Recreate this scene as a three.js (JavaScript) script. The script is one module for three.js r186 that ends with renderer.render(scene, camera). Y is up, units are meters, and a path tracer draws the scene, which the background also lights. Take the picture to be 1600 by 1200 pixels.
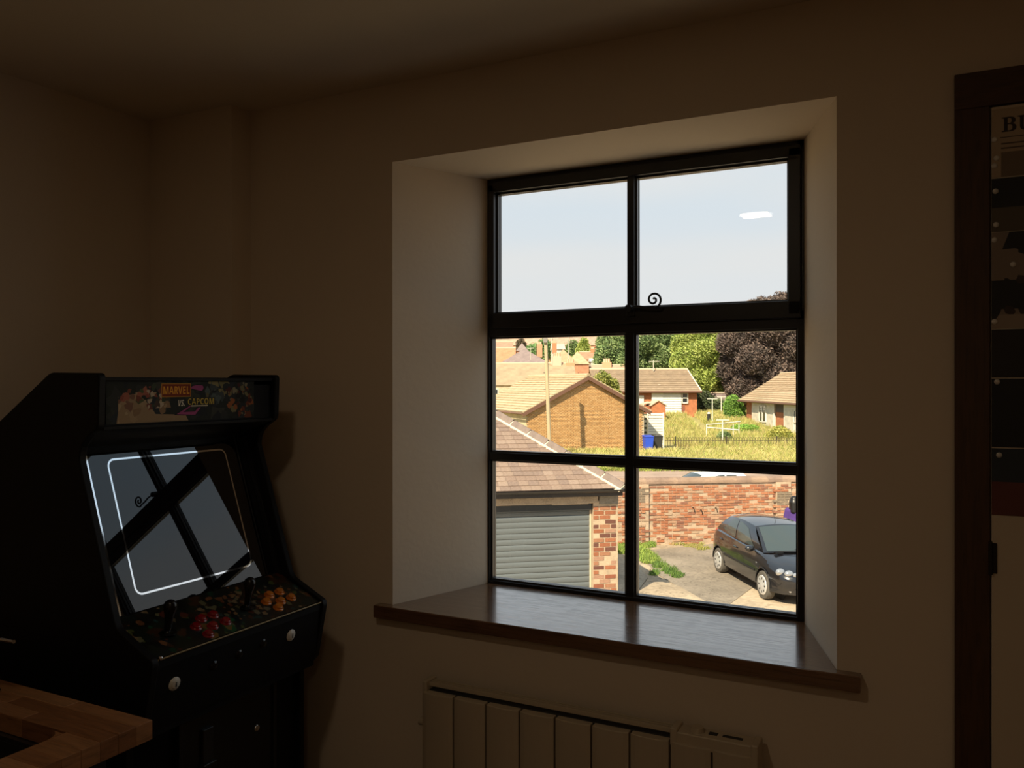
import * as THREE from 'three';
import { mergeGeometries, toCreasedNormals } from 'three/addons/utils/BufferGeometryUtils.js';
import { RoundedBoxGeometry } from 'three/addons/geometries/RoundedBoxGeometry.js';
import { MarchingCubes } from 'three/addons/objects/MarchingCubes.js';
import { RectAreaLightUniformsLib } from 'three/addons/lights/RectAreaLightUniformsLib.js';

// ------------------------------------------------------------------ camera, sky, sun, exposure
const scene = new THREE.Scene();
const renderer = new THREE.WebGLRenderer({ antialias: true });
renderer.toneMapping = THREE.LinearToneMapping;
renderer.toneMappingExposure = 1.0;
renderer.shadowMap.enabled = true;
RectAreaLightUniformsLib.init();

const R = Math.PI / 180, YAW = 27.097 * R;
const EYE = new THREE.Vector3(1.5357, 1.6, 2.1718);
const GROUND = -2.9;                                   // the yard lies a storey below the room
const camera = new THREE.PerspectiveCamera(2 * Math.atan(600 / 1300) / R, 4 / 3, 0.05, 1500);
camera.position.copy(EYE);
camera.rotation.set(-0.06 * R, YAW, -0.049 * R, 'YXZ');
scene.add(camera);

function rng(seed) { let a = seed >>> 0; return () => { a = (a + 0x6D2B79F5) >>> 0; let t = a; t = Math.imul(t ^ (t >>> 15), t | 1); t ^= t + Math.imul(t ^ (t >>> 7), t | 61); return ((t ^ (t >>> 14)) >>> 0) / 4294967296; }; }
const hash = (x, y, s) => { let h = Math.imul(x | 0, 374761393) ^ Math.imul(y | 0, 668265263) ^ Math.imul(s | 0, 2147483647 - 83); h = Math.imul(h ^ (h >>> 13), 1274126177); return ((h ^ (h >>> 16)) >>> 0) / 4294967296; };
function vnoise(x, y, s, px, py) {                      // value noise, tiles every px by py cells
  const x0 = Math.floor(x), y0 = Math.floor(y), fx = x - x0, fy = y - y0, u = fx * fx * (3 - 2 * fx), v = fy * fy * (3 - 2 * fy);
  const m = (a, p) => ((a % p) + p) % p;
  const a = hash(m(x0, px), m(y0, py), s), b = hash(m(x0 + 1, px), m(y0, py), s), c = hash(m(x0, px), m(y0 + 1, py), s), d = hash(m(x0 + 1, px), m(y0 + 1, py), s);
  return a + (b - a) * u + (c - a) * v + (a - b - c + d) * u * v;
}
function fbm(x, y, s, p, o = 4, py = p) { let r = 0, a = 0.5, n = 0; for (let i = 0; i < o; i++) { r += a * vnoise(x, y, s + i * 17, p, py); n += a; x *= 2; y *= 2; p *= 2; py *= 2; a *= 0.5; } return r / n; }

const SUN_AIM = (() => {                               // the way the sunlight travels: over the roof, away from the window and to the right
  const r = new THREE.Vector3(Math.cos(YAW), 0, -Math.sin(YAW)), f = new THREE.Vector3(-Math.sin(YAW), 0, -Math.cos(YAW));
  return r.multiplyScalar(2.9).addScaledVector(f, 5.2).add(new THREE.Vector3(0, -5.5, 0)).normalize();
})();
{
  const w = 1024, h = 512, data = new Float32Array(w * h * 4);
  for (let j = 0; j < h; j++) for (let i = 0; i < w; i++) {
    const el = ((j + 0.5) / h - 0.5) * 180, t = Math.max(0, Math.min(1, el / 26)), s = t * t * (3 - 2 * t);
    let c = fbm(i / w * 10, j / h * 34, 5, 10, 4, 34);
    c = Math.max(0, Math.min(1, (c - 0.42) * 3.2));
    const band = Math.exp(-(((el - 11) / 5) ** 2)) * 0.35;
    const k = Math.max(0, Math.min(1, s * (1 - 0.55 * c) - band * c));
    const lo = [0.80, 0.82, 0.82], hi = [0.60, 0.76, 0.89];
    const o = (j * w + i) * 4;
    for (let n = 0; n < 3; n++) data[o + n] = el <= 0 ? 0.4 : lo[n] + (hi[n] - lo[n]) * k;
    data[o + 3] = 1;
  }
  const sky = new THREE.DataTexture(data, w, h, THREE.RGBAFormat, THREE.FloatType);
  sky.mapping = THREE.EquirectangularReflectionMapping; sky.magFilter = sky.minFilter = THREE.LinearFilter; sky.needsUpdate = true;
  scene.background = sky;
  scene.environment = sky;
}
const sun = new THREE.DirectionalLight(new THREE.Color().setRGB(1, 0.86, 0.62), 8.2);
sun.position.copy(SUN_AIM).multiplyScalar(-120); sun.target.position.set(0, 0, 0);
sun.castShadow = true; sun.shadow.mapSize.set(4096, 4096);
Object.assign(sun.shadow.camera, { left: -120, right: 120, top: 120, bottom: -120, near: 1, far: 700 });
scene.add(sun, sun.target);

// ------------------------------------------------------------------ helpers
const V = (x, y, z) => new THREE.Vector3(x, y, z);
const names = new Map();
const numbered = (n) => { const k = names.get(n) || 0; names.set(n, k + 1); return k ? `${n}_${String(k).padStart(3, '0')}` : n; };
function tag(o, label, category, group, kind) {
  if (label) o.userData.label = label;
  if (category) o.userData.category = category;
  if (group) o.userData.group = group;
  if (kind) o.userData.kind = kind;
  return o;
}
function mesh(name, geo, m, parent, label) {
  const g = Array.isArray(geo) ? mergeAll(geo) : geo;
  const o = new THREE.Mesh(g, m); o.castShadow = o.receiveShadow = true;
  if (parent) { o.name = name; parent.add(o); if (label) o.userData.label = label; } else { o.name = numbered(name); scene.add(o); }
  return o;
}
function mergeAll(list) {
  const l = list.map((g) => { const q = g.index ? g.toNonIndexed() : g; for (const k of Object.keys(q.attributes)) if (!['position', 'normal', 'uv'].includes(k)) q.deleteAttribute(k); if (!q.attributes.normal) q.computeVertexNormals(); if (!q.attributes.uv) q.setAttribute('uv', new THREE.BufferAttribute(new Float32Array(q.attributes.position.count * 2), 2)); return q; });
  return mergeGeometries(l);
}
function thing(name, label, category, p = [0, 0, 0], turn = 0, group) {
  const o = new THREE.Group(); o.name = numbered(name); o.position.set(...p); o.rotation.y = turn; scene.add(o);
  return tag(o, label, category, group);
}
function struct(name, geo, m, label) { return tag(mesh(name, geo, m), label, null, null, 'structure'); }
function structGroup(name, label, p = [0, 0, 0], turn = 0) { const o = new THREE.Group(); o.name = numbered(name); o.position.set(...p); o.rotation.y = turn; scene.add(o); return tag(o, label, null, null, 'structure'); }
// uv in metres by the dominant axis of the normal
function uvm(g, s = 1) {
  g = g.index ? g.toNonIndexed() : g; g.computeVertexNormals();
  const p = g.attributes.position, n = g.attributes.normal, uv = new Float32Array(p.count * 2);
  for (let i = 0; i < p.count; i++) {
    const ax = Math.abs(n.getX(i)), ay = Math.abs(n.getY(i)), az = Math.abs(n.getZ(i));
    let u, v; if (ay >= ax && ay >= az) { u = p.getX(i); v = p.getZ(i); } else if (ax >= az) { u = p.getZ(i); v = p.getY(i); } else { u = p.getX(i); v = p.getY(i); }
    uv[i * 2] = u / s; uv[i * 2 + 1] = v / s;
  }
  g.setAttribute('uv', new THREE.BufferAttribute(uv, 2)); return g;
}
const box = (x0, x1, y0, y1, z0, z1) => uvm(new THREE.BoxGeometry(x1 - x0, y1 - y0, z1 - z0).translate((x0 + x1) / 2, (y0 + y1) / 2, (z0 + z1) / 2));
const rbox = (x0, x1, y0, y1, z0, z1, r = 0.004, s = 2) => uvmKeep(new RoundedBoxGeometry(x1 - x0, y1 - y0, z1 - z0, s, Math.min(r, (x1 - x0) / 2.01, (y1 - y0) / 2.01, (z1 - z0) / 2.01)).translate((x0 + x1) / 2, (y0 + y1) / 2, (z0 + z1) / 2));
function uvmKeep(g) { const n0 = g.attributes.normal.clone(); const q = g.index ? g.toNonIndexed() : g; const keep = q.attributes.normal.clone(); uvm(q); q.setAttribute('normal', keep); return q; }
const cyl = (r0, r1, h, n = 20) => new THREE.CylinderGeometry(r0, r1, h, n);
function rod(a, b, r, r2 = r, n = 8) {                  // a bar from a to b
  const d = b.clone().sub(a), g = new THREE.CylinderGeometry(r2, r, d.length(), n).translate(0, d.length() / 2, 0);
  return g.applyQuaternion(new THREE.Quaternion().setFromUnitVectors(V(0, 1, 0), d.normalize())).translate(a.x, a.y, a.z);
}
// extrude an outline: 'y' = plan outline (x, z), 'x' = outline (z, y), 'z' = outline (x, y)
function prism(axis, pts, a, b, bevel = 0) {
  const sh = new THREE.Shape(pts.map(([u, v]) => new THREE.Vector2(u, v)));
  const d = b - a;
  const g = new THREE.ExtrudeGeometry(sh, bevel ? { depth: d - 2 * bevel, bevelEnabled: true, bevelThickness: bevel, bevelSize: bevel, bevelOffset: -bevel, bevelSegments: 2, curveSegments: 12 } : { depth: d, bevelEnabled: false, curveSegments: 12 });
  if (bevel) g.translate(0, 0, bevel);
  const m = new THREE.Matrix4();
  if (axis === 'z') m.set(1, 0, 0, 0, 0, 1, 0, 0, 0, 0, 1, a, 0, 0, 0, 1);
  if (axis === 'y') m.set(1, 0, 0, 0, 0, 0, 1, a, 0, 1, 0, 0, 0, 0, 0, 1);
  if (axis === 'x') m.set(0, 0, 1, a, 0, 1, 0, 0, 1, 0, 0, 0, 0, 0, 0, 1);
  g.applyMatrix4(m);
  if (m.determinant() < 0) flip(g);
  return uvm(g);
}
function flip(g) { const q = g.index ? g.toNonIndexed() : g, p = q.attributes.position; for (let i = 0; i < p.count; i += 3) { const a = [p.getX(i + 1), p.getY(i + 1), p.getZ(i + 1)]; p.setXYZ(i + 1, p.getX(i + 2), p.getY(i + 2), p.getZ(i + 2)); p.setXYZ(i + 2, ...a); } g.setIndex(null); g.setAttribute('position', p); g.computeVertexNormals(); return g; }
function hull4(pts8) {                                   // a six-sided block from 8 corners: bottom 4 then top 4, same order
  const f = [[0, 1, 2, 3], [7, 6, 5, 4], [0, 4, 5, 1], [1, 5, 6, 2], [2, 6, 7, 3], [3, 7, 4, 0]], pos = [];
  const c = pts8.reduce((s, p) => s.add(V(...p)), V(0, 0, 0)).multiplyScalar(1 / 8);
  for (const q of f) {
    const [a, b, d, e] = q.map((i) => V(...pts8[i])), n = b.clone().sub(a).cross(d.clone().sub(a)), out = n.dot(a.clone().add(d).multiplyScalar(0.5).sub(c)) > 0;
    for (const t of out ? [a, b, d, a, d, e] : [a, d, b, a, e, d]) pos.push(t.x, t.y, t.z);
  }
  const g = new THREE.BufferGeometry(); g.setAttribute('position', new THREE.Float32BufferAttribute(pos, 3)); return uvm(g);
}
function patch(fn, nu, nv) {                             // a surface from fn(u, v) -> Vector3
  const pos = [], uv = [], idx = [];
  for (let j = 0; j <= nv; j++) for (let i = 0; i <= nu; i++) { const p = fn(i / nu, j / nv); pos.push(p.x, p.y, p.z); uv.push(i / nu, j / nv); }
  for (let j = 0; j < nv; j++) for (let i = 0; i < nu; i++) { const a = j * (nu + 1) + i, b = a + 1, c = a + nu + 1, d = c + 1; idx.push(a, b, d, a, d, c); }
  const g = new THREE.BufferGeometry(); g.setAttribute('position', new THREE.Float32BufferAttribute(pos, 3)); g.setAttribute('uv', new THREE.Float32BufferAttribute(uv, 2)); g.setIndex(idx); g.computeVertexNormals(); return g;
}
const lin = (r, g, b) => new THREE.Color().setRGB(r, g, b);
const std = (c, rough = 0.8, o = {}) => new THREE.MeshStandardMaterial({ color: Array.isArray(c) ? lin(...c) : c, roughness: rough, ...o });
const phys = (c, rough, o = {}) => new THREE.MeshPhysicalMaterial({ color: Array.isArray(c) ? lin(...c) : c, roughness: rough, ...o });
function tex(w, h, fn, srgb = false, rep = [1, 1]) {
  const d = new Uint8Array(w * h * 4);
  for (let j = 0; j < h; j++) for (let i = 0; i < w; i++) { const c = fn(i / w, j / h), o = (j * w + i) * 4; d[o] = Math.max(0, Math.min(255, c[0] * 255)); d[o + 1] = Math.max(0, Math.min(255, c[1] * 255)); d[o + 2] = Math.max(0, Math.min(255, c[2] * 255)); d[o + 3] = 255; }
  const t = new THREE.DataTexture(d, w, h); t.wrapS = t.wrapT = THREE.RepeatWrapping; t.magFilter = THREE.LinearFilter; t.minFilter = THREE.LinearMipmapLinearFilter; t.generateMipmaps = true;
  if (srgb) t.colorSpace = THREE.SRGBColorSpace; t.repeat.set(...rep); t.needsUpdate = true; return t;
}
const rep = (t, x, y = x) => { const c = t.clone(); c.repeat.set(x, y); c.needsUpdate = true; return c; };
const grainTex = tex(256, 256, (u, v) => { const n = fbm(u * 32, v * 32, 3, 32, 3); return [n, n, n]; });
const mottleTex = tex(256, 256, (u, v) => { const n = 0.78 + 0.34 * (fbm(u * 6, v * 6, 11, 6, 5) - 0.5) + 0.22 * (fbm(u * 60, v * 60, 12, 60, 2) - 0.5); return [n, n, n]; });
// oak: grain runs along u
const oakTex = tex(1024, 512, (u, v) => {
  const warp = fbm(u * 3, v * 4, 21, 3, 3, 4) * 1.5 + 0.15 * fbm(u * 8, v * 30, 22, 8, 2, 30);
  const ring = 0.5 + 0.5 * Math.sin((v * 9 + warp * 3.2) * Math.PI * 2), fine = fbm(u * 10, v * 160, 23, 10, 2, 160), pore = fbm(u * 24, v * 220, 24, 24, 1, 220);
  let k = 0.72 + 0.20 * ring * (0.4 + 0.6 * fbm(u * 4, v * 6, 25, 4, 2, 6)) + 0.18 * (fine - 0.5); if (pore > 0.72) k -= 0.16;
  return [k, k * 0.98, k * 0.95];
});

// outdoor frame: X metres to the right of the view axis, D metres ahead, h above the yard
const O = (X, D, h = 0) => V(EYE.x + X * Math.cos(YAW) - D * Math.sin(YAW), GROUND + h, EYE.z - X * Math.sin(YAW) - D * Math.cos(YAW));
const XP = (px, D) => (px - 800) / 1300 * D;              // X of a photo column at distance D
const HP = (py, D) => EYE.y - GROUND - (py - 598.6) / 1300 * D;
const outThing = (name, label, cat, X, D, h = 0, turn = 0, group) => thing(name, label, cat, O(X, D, h).toArray(), YAW + turn, group);
const smooth = (a, b, x) => { const t = Math.max(0, Math.min(1, (x - a) / (b - a))); return t * t * (3 - 2 * t); };
// the land: level to the railings, a rising meadow behind them, a hill of houses far off to the left
const landH = (X, D) => 1.2 * smooth(57, 82, D) + 0.7 * smooth(82, 95, D) * smooth(22, 8, X) + 21 * smooth(112, 350, D) * (1 - 0.35 * smooth(40, 200, X));

// ------------------------------------------------------------------ the room
const CEIL = 2.547, WX0 = 0, WX1 = 1.316, SILL = 0.90, HEAD = 2.30;   // inner edges of the window opening
const FX0 = 0.131, FX1 = 1.188, FZ = -0.385, FTOP = 2.312;              // window frame, set deep in the wall
const RX0 = -1.0, RX1 = 4.1, RZ1 = 4.6;
const plaster = std([0.78, 0.66, 0.51], 0.9, { bumpMap: rep(grainTex, 2.5), bumpScale: 0.0004, map: rep(mottleTexPale(), 0.6) });
function mottleTexPale() { return tex(256, 256, (u, v) => { const n = 0.96 + 0.05 * (fbm(u * 5, v * 5, 31, 5, 4) - 0.5); return [n, n, n]; }); }
const ceilPaint = std([0.76, 0.66, 0.52], 0.95, { bumpMap: rep(grainTex, 3), bumpScale: 0.0003 });
const oakDark = phys([0.10, 0.047, 0.021], 0.45, { map: rep(oakTex, 0.9, 1.6), bumpMap: rep(oakTex, 0.9, 1.6), bumpScale: 0.0006 });
const oakSill = phys([0.22, 0.115, 0.06], 0.24, { roughnessMap: rep(oakTex, 0.7, 2.2), clearcoat: 0.7, clearcoatRoughness: 0.12, map: rep(oakTex, 0.7, 2.2), bumpMap: rep(oakTex, 0.7, 2.2), bumpScale: 0.0015, ior: 1.9 });
const oakFloor = std([0.42, 0.27, 0.145], 0.5, { map: rep(oakTex, 0.6, 1.4) });
{
  const w = structGroup('wall_window', 'dark cream plastered wall around the deep splayed window opening');
  mesh('plaster', prism('y', [[RX0 - 0.2, 0], [WX0, 0], [FX0, FZ], [FX0, -0.432], [FX0 - 0.1, -0.436], [FX0 - 0.1, -0.52], [RX0 - 0.2, -0.52]], -0.15, CEIL + 0.15), plaster, w);
  mesh('plaster', prism('y', [[WX1, 0], [RX1 + 0.2, 0], [RX1 + 0.2, -0.52], [FX1 + 0.1, -0.52], [FX1 + 0.1, -0.436], [FX1, -0.432], [FX1, FZ]], -0.15, CEIL + 0.15), plaster, w);
  mesh('plaster', prism('x', [[0, HEAD], [0, CEIL + 0.15], [-0.52, CEIL + 0.15], [-0.52, FTOP + 0.1], [-0.436, FTOP + 0.1], [-0.432, FTOP], [FZ, FTOP]], WX0, WX1), plaster, w);
  mesh('plaster', prism('x', [[0, -0.15], [0, SILL - 0.04], [-0.432, SILL - 0.04], [-0.436, SILL - 0.1], [-0.52, SILL - 0.14], [-0.52, -0.15]], WX0, WX1), plaster, w);
  struct('wall_corner', box(RX0, -0.60, 0, CEIL, 0, 0.088), plaster, 'cream plastered boxing in the corner behind the arcade cabinet');
  struct('wall_left', box(RX0 - 0.2, RX0, -0.15, CEIL + 0.15, 0, RZ1 + 0.2), plaster, 'cream plastered side wall behind the arcade cabinet');
  struct('wall_right', box(RX1, RX1 + 0.2, -0.15, CEIL + 0.15, 0, RZ1 + 0.2), plaster, 'cream plastered wall beyond the cupboard');
  struct('wall_back', box(RX0, RX1, -0.15, CEIL + 0.15, RZ1, RZ1 + 0.2), plaster, 'cream plastered wall facing the window');
  struct('ceiling', box(RX0, RX1, CEIL, CEIL + 0.15, 0, RZ1), ceilPaint, 'dim cream ceiling');
  struct('floor', box(RX0, RX1, -0.15, 0, 0, RZ1), oakFloor, 'brown wooden floor');
}
// window sill: one oak board with a rounded nose
{
  const g = prism('y', [[-0.05, 0.0], [-0.05, 0.034], [1.372, 0.034], [1.372, 0.0], [WX1, 0.0], [FX1, FZ], [FX0, FZ], [WX0, 0.0]], SILL - 0.04, SILL, 0.003);
  struct('window_sill', g, oakSill, 'polished dark oak window board with a square nose');
}

// window: dark metal frame, an opening sash above a transom, four fixed panes below
const frameMat = phys([0.012, 0.012, 0.013], 0.35);
const beadMat = phys([0.05, 0.05, 0.052], 0.3);
const paneMat = phys([1, 1, 1], 0.0, { transmission: 1, thickness: 0, ior: 1.52 });
const ironMat = phys([0.012, 0.012, 0.012], 0.4);
{
  const w = structGroup('window_1', 'dark metal window of six panes with a curled iron catch', [0, 0, 0]);
  const zi = FZ, zo = -0.43, zg = -0.408;
  // outer frame
  const fb = SILL, U0 = 0.162, U1 = 1.144, L0 = 0.139, L1 = 1.169;
  mesh('frame', [rbox(FX0, L0, fb - 0.04, FTOP, zo, zi, 0.002), rbox(L1, FX1, fb - 0.04, FTOP, zo, zi, 0.002), rbox(FX0, FX1, FTOP - 0.022, FTOP, zo, zi, 0.002), rbox(FX0, FX1, fb - 0.04, 0.911, zo, zi, 0.002)], frameMat, w);
  mesh('transom', rbox(FX0, FX1, 1.761, 1.815, zo, zi, 0.002), frameMat, w);
  // upper sash stands a little proud of the frame
  const sz = zi + 0.012;
  mesh('upper_sash', [rbox(0.14, U0, 1.80, 2.29, -0.428, sz, 0.003), rbox(U1, 1.18, 1.80, 2.29, -0.428, sz, 0.003), rbox(0.14, 1.18, 2.264, 2.298, -0.428, sz, 0.003), rbox(0.14, 1.18, 1.79, 1.842, -0.428, sz, 0.003)], frameMat, w);
  mesh('mullion', rbox(0.647, 0.669, 1.835, 2.27, -0.427, zi + 0.004, 0.002), frameMat, w);
  mesh('mullion', rbox(0.638, 0.666, 0.905, 1.765, -0.43, zi - 0.001, 0.002), frameMat, w);
  mesh('glazing_bar', rbox(0.138, 0.64, 1.332, 1.358, -0.429, zi - 0.002, 0.002), frameMat, w);
  mesh('glazing_bar', rbox(0.664, 1.172, 1.332, 1.358, -0.429, zi - 0.002, 0.002), frameMat, w);
  const panes = [[U0, 0.647, 1.842, 2.264], [0.669, U1, 1.842, 2.264], [L0, 0.638, 1.358, 1.761], [0.666, L1, 1.358, 1.761], [L0, 0.638, 0.911, 1.332], [0.666, L1, 0.911, 1.332]];
  for (const [x0, x1, y0, y1] of panes) {
    mesh('pane', new THREE.PlaneGeometry(x1 - x0, y1 - y0).translate((x0 + x1) / 2, (y0 + y1) / 2, zg), paneMat, w);
    const b = 0.006, q = 0.0015;                       // beads round the glass, inside and out
    for (const [za, zb, m] of [[zg + q, zg + 0.012, beadMat], [zg - 0.014, zg - q, beadMat]])
      mesh('bead', [box(x0, x0 + b, y0, y1, za, zb), box(x1 - b, x1, y0, y1, za, zb), box(x0 + b, x1 - b, y0, y0 + b, za, zb), box(x0 + b, x1 - b, y1 - b, y1, za, zb)], m, w);
  }
  // curled catch
  const pts = [];
  pts.push(V(0.664, 1.838, -0.352), V(0.69, 1.842, -0.345), V(0.72, 1.838, -0.342), V(0.745, 1.838, -0.34));
  const cx = 0.747, cy = 1.860;
  for (let k = 0; k <= 40; k++) { const t = k / 40, a = -70 * R + t * 520 * R, r = 0.0215 * (1 - t) + 0.004; pts.push(V(cx + r * Math.cos(a), cy + r * Math.sin(a), -0.34)); }
  const h = mesh('catch', [new THREE.TubeGeometry(new THREE.CatmullRomCurve3(pts), 140, 0.0034, 8), new THREE.SphereGeometry(0.0034, 8, 6).translate(pts.at(-1).x, pts.at(-1).y, -0.34)], ironMat, w, 'black iron catch ending in a spiral curl');
  mesh('pivot', [cyl(0.011, 0.011, 0.03, 16).rotateX(Math.PI / 2).translate(0.662, 1.838, -0.357), rbox(0.648, 0.676, 1.812, 1.846, -0.376, -0.366, 0.003)], ironMat, h);
}

// flush ceiling lamps; the one before the window is mirrored in its glass
for (const [x, z, label] of [[0.638, 1.738, 'small round lit ceiling lamp mirrored in the window glass'], [2.4, 3.4, 'small round lit ceiling lamp at the back of the room']]) {
  const l = thing('ceiling_lamp', label, 'lamp', [x, CEIL, z]);
  mesh('rim', new THREE.LatheGeometry([[0.088, 0], [0.11, 0], [0.11, -0.012], [0.104, -0.016], [0.088, -0.014]].map((p) => new THREE.Vector2(...p)), 40), std([0.8, 0.8, 0.78], 0.4), l);
  mesh('diffuser', cyl(0.09, 0.09, 0.006, 40).translate(0, -0.012, 0), std([0.8, 0.8, 0.8], 0.5, { emissive: lin(1, 0.92, 0.8), emissiveIntensity: 4 }), l, 'glowing white disc');
  const a = new THREE.RectAreaLight(lin(1, 0.76, 0.50), 33, 0.15, 0.15); a.position.set(x, CEIL - 0.0175, z); a.rotation.x = -Math.PI / 2; scene.add(a);
}

// radiator under the window
{
  const r = thing('electric_radiator', 'white slatted electric radiator fixed to the wall under the window sill', 'radiator', [0.166, 0.12, 0]);
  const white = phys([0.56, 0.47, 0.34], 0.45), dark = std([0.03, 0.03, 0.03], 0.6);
  const H = 0.56, pitch = 0.108, n = 9;
  for (let k = 0; k < n; k++) {
    const x = k * pitch;
    // bowed front panel of each element
    const sh = []; for (let i = 0; i <= 8; i++) { const t = i / 8; sh.push([x + 0.003 + t * (pitch - 0.006), 0.085 + 0.008 * Math.sin(Math.PI * t) ** 0.6]); }
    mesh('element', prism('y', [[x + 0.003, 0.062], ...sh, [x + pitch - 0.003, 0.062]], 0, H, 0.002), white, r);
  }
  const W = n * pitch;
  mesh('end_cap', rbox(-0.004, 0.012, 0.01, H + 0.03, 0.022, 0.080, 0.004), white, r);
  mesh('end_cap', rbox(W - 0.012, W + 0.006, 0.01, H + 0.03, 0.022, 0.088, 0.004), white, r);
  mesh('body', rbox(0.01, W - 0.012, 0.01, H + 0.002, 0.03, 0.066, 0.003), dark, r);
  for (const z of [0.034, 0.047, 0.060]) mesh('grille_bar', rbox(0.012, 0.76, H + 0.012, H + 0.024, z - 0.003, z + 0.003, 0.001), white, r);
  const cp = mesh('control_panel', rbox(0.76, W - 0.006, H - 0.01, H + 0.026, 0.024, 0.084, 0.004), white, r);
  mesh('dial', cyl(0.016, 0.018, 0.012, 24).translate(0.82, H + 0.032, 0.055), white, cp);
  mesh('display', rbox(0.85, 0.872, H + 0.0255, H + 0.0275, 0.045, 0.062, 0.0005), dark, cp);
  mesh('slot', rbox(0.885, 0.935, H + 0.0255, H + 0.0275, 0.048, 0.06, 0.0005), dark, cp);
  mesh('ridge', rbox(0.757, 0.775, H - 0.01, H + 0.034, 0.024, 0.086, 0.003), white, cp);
  for (const [x, y] of [[0.15, 0.1], [0.75, 0.1], [0.15, 0.45], [0.75, 0.45]]) mesh('bracket', box(x, x + 0.05, y, y + 0.04, 0, 0.03), white, r);
  mesh('thermostat_knob', cyl(0.012, 0.012, 0.02, 16).rotateZ(Math.PI / 2).translate(-0.014, 0.46, 0.06), white, r);
}

// ------------------------------------------------------------------ cupboard with pinned prints
{
  const d = structGroup('door_1', 'cream cupboard door in a dark oak frame, covered with pinned prints');
  const upright = phys([0.10, 0.047, 0.021], 0.45, { map: (() => { const t = rep(oakTex, 0.9, 1.6); t.rotation = Math.PI / 2; return t; })() });
  mesh('door_frame', rbox(1.570, 1.640, 0, 2.222, 0, 0.02, 0.002), upright, d);
  mesh('door_frame', rbox(2.44, 2.51, 0, 2.222, 0, 0.02, 0.002), upright, d);
  mesh('door_frame', rbox(1.570, 2.51, 2.222, 2.303, 0, 0.02, 0.002), oakDark, d);
  const leaf = mesh('door_leaf', rbox(1.643, 2.437, 0.01, 2.219, 0, 0.016, 0.002), phys([0.66, 0.56, 0.42], 0.5), d);
  mesh('hinge', [rbox(1.637, 1.645, 1.168, 1.244, 0.012, 0.024, 0.002), rbox(1.645, 1.654, 1.172, 1.240, 0.016, 0.019, 0.001)], std([0.03, 0.025, 0.02], 0.4, { metalness: 0.6 }), leaf, 'dark metal hinge');
  mesh('hinge', [rbox(1.637, 1.645, 0.28, 0.356, 0.012, 0.024, 0.002), rbox(1.645, 1.654, 0.284, 0.352, 0.016, 0.019, 0.001)], std([0.03, 0.025, 0.02], 0.4, { metalness: 0.6 }), leaf, 'dark metal hinge');
}
function canvasTex(w, h, draw) { const c = document.createElement('canvas'); c.width = w; c.height = h; draw(c.getContext('2d'), w, h); const t = new THREE.CanvasTexture(c); t.colorSpace = THREE.SRGBColorSpace; t.magFilter = THREE.LinearFilter; return t; }
function blobs(g, w, h, seed, cols, n, s0, s1) { const r = rng(seed); for (let i = 0; i < n; i++) { g.fillStyle = cols[Math.floor(r() * cols.length)]; g.beginPath(); const x = r() * w, y = r() * h, s = s0 + r() * (s1 - s0), m = 5 + Math.floor(r() * 4); for (let k = 0; k < m; k++) { const a = k / m * 6.283 + r() * 0.7, q = s * (0.45 + r() * 0.75); g[k ? 'lineTo' : 'moveTo'](x + q * Math.cos(a), y + q * Math.sin(a)); } g.closePath(); g.fill(); } }
function figure(g, x, y, s, top, low, skin) {              // a loose standing figure in print
  g.fillStyle = low; g.fillRect(x - s * 0.09, y - s * 0.5, s * 0.075, s * 0.5); g.fillRect(x + s * 0.02, y - s * 0.5, s * 0.075, s * 0.5);
  g.fillStyle = top; g.beginPath(); g.ellipse(x, y - s * 0.66, s * 0.13, s * 0.2, 0, 0, 6.3); g.fill(); g.fillRect(x - s * 0.2, y - s * 0.82, s * 0.07, s * 0.34); g.fillRect(x + s * 0.13, y - s * 0.82, s * 0.07, s * 0.34);
  g.fillStyle = skin; g.beginPath(); g.ellipse(x, y - s * 0.93, s * 0.055, s * 0.075, 0, 0, 6.3); g.fill();
}
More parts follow.
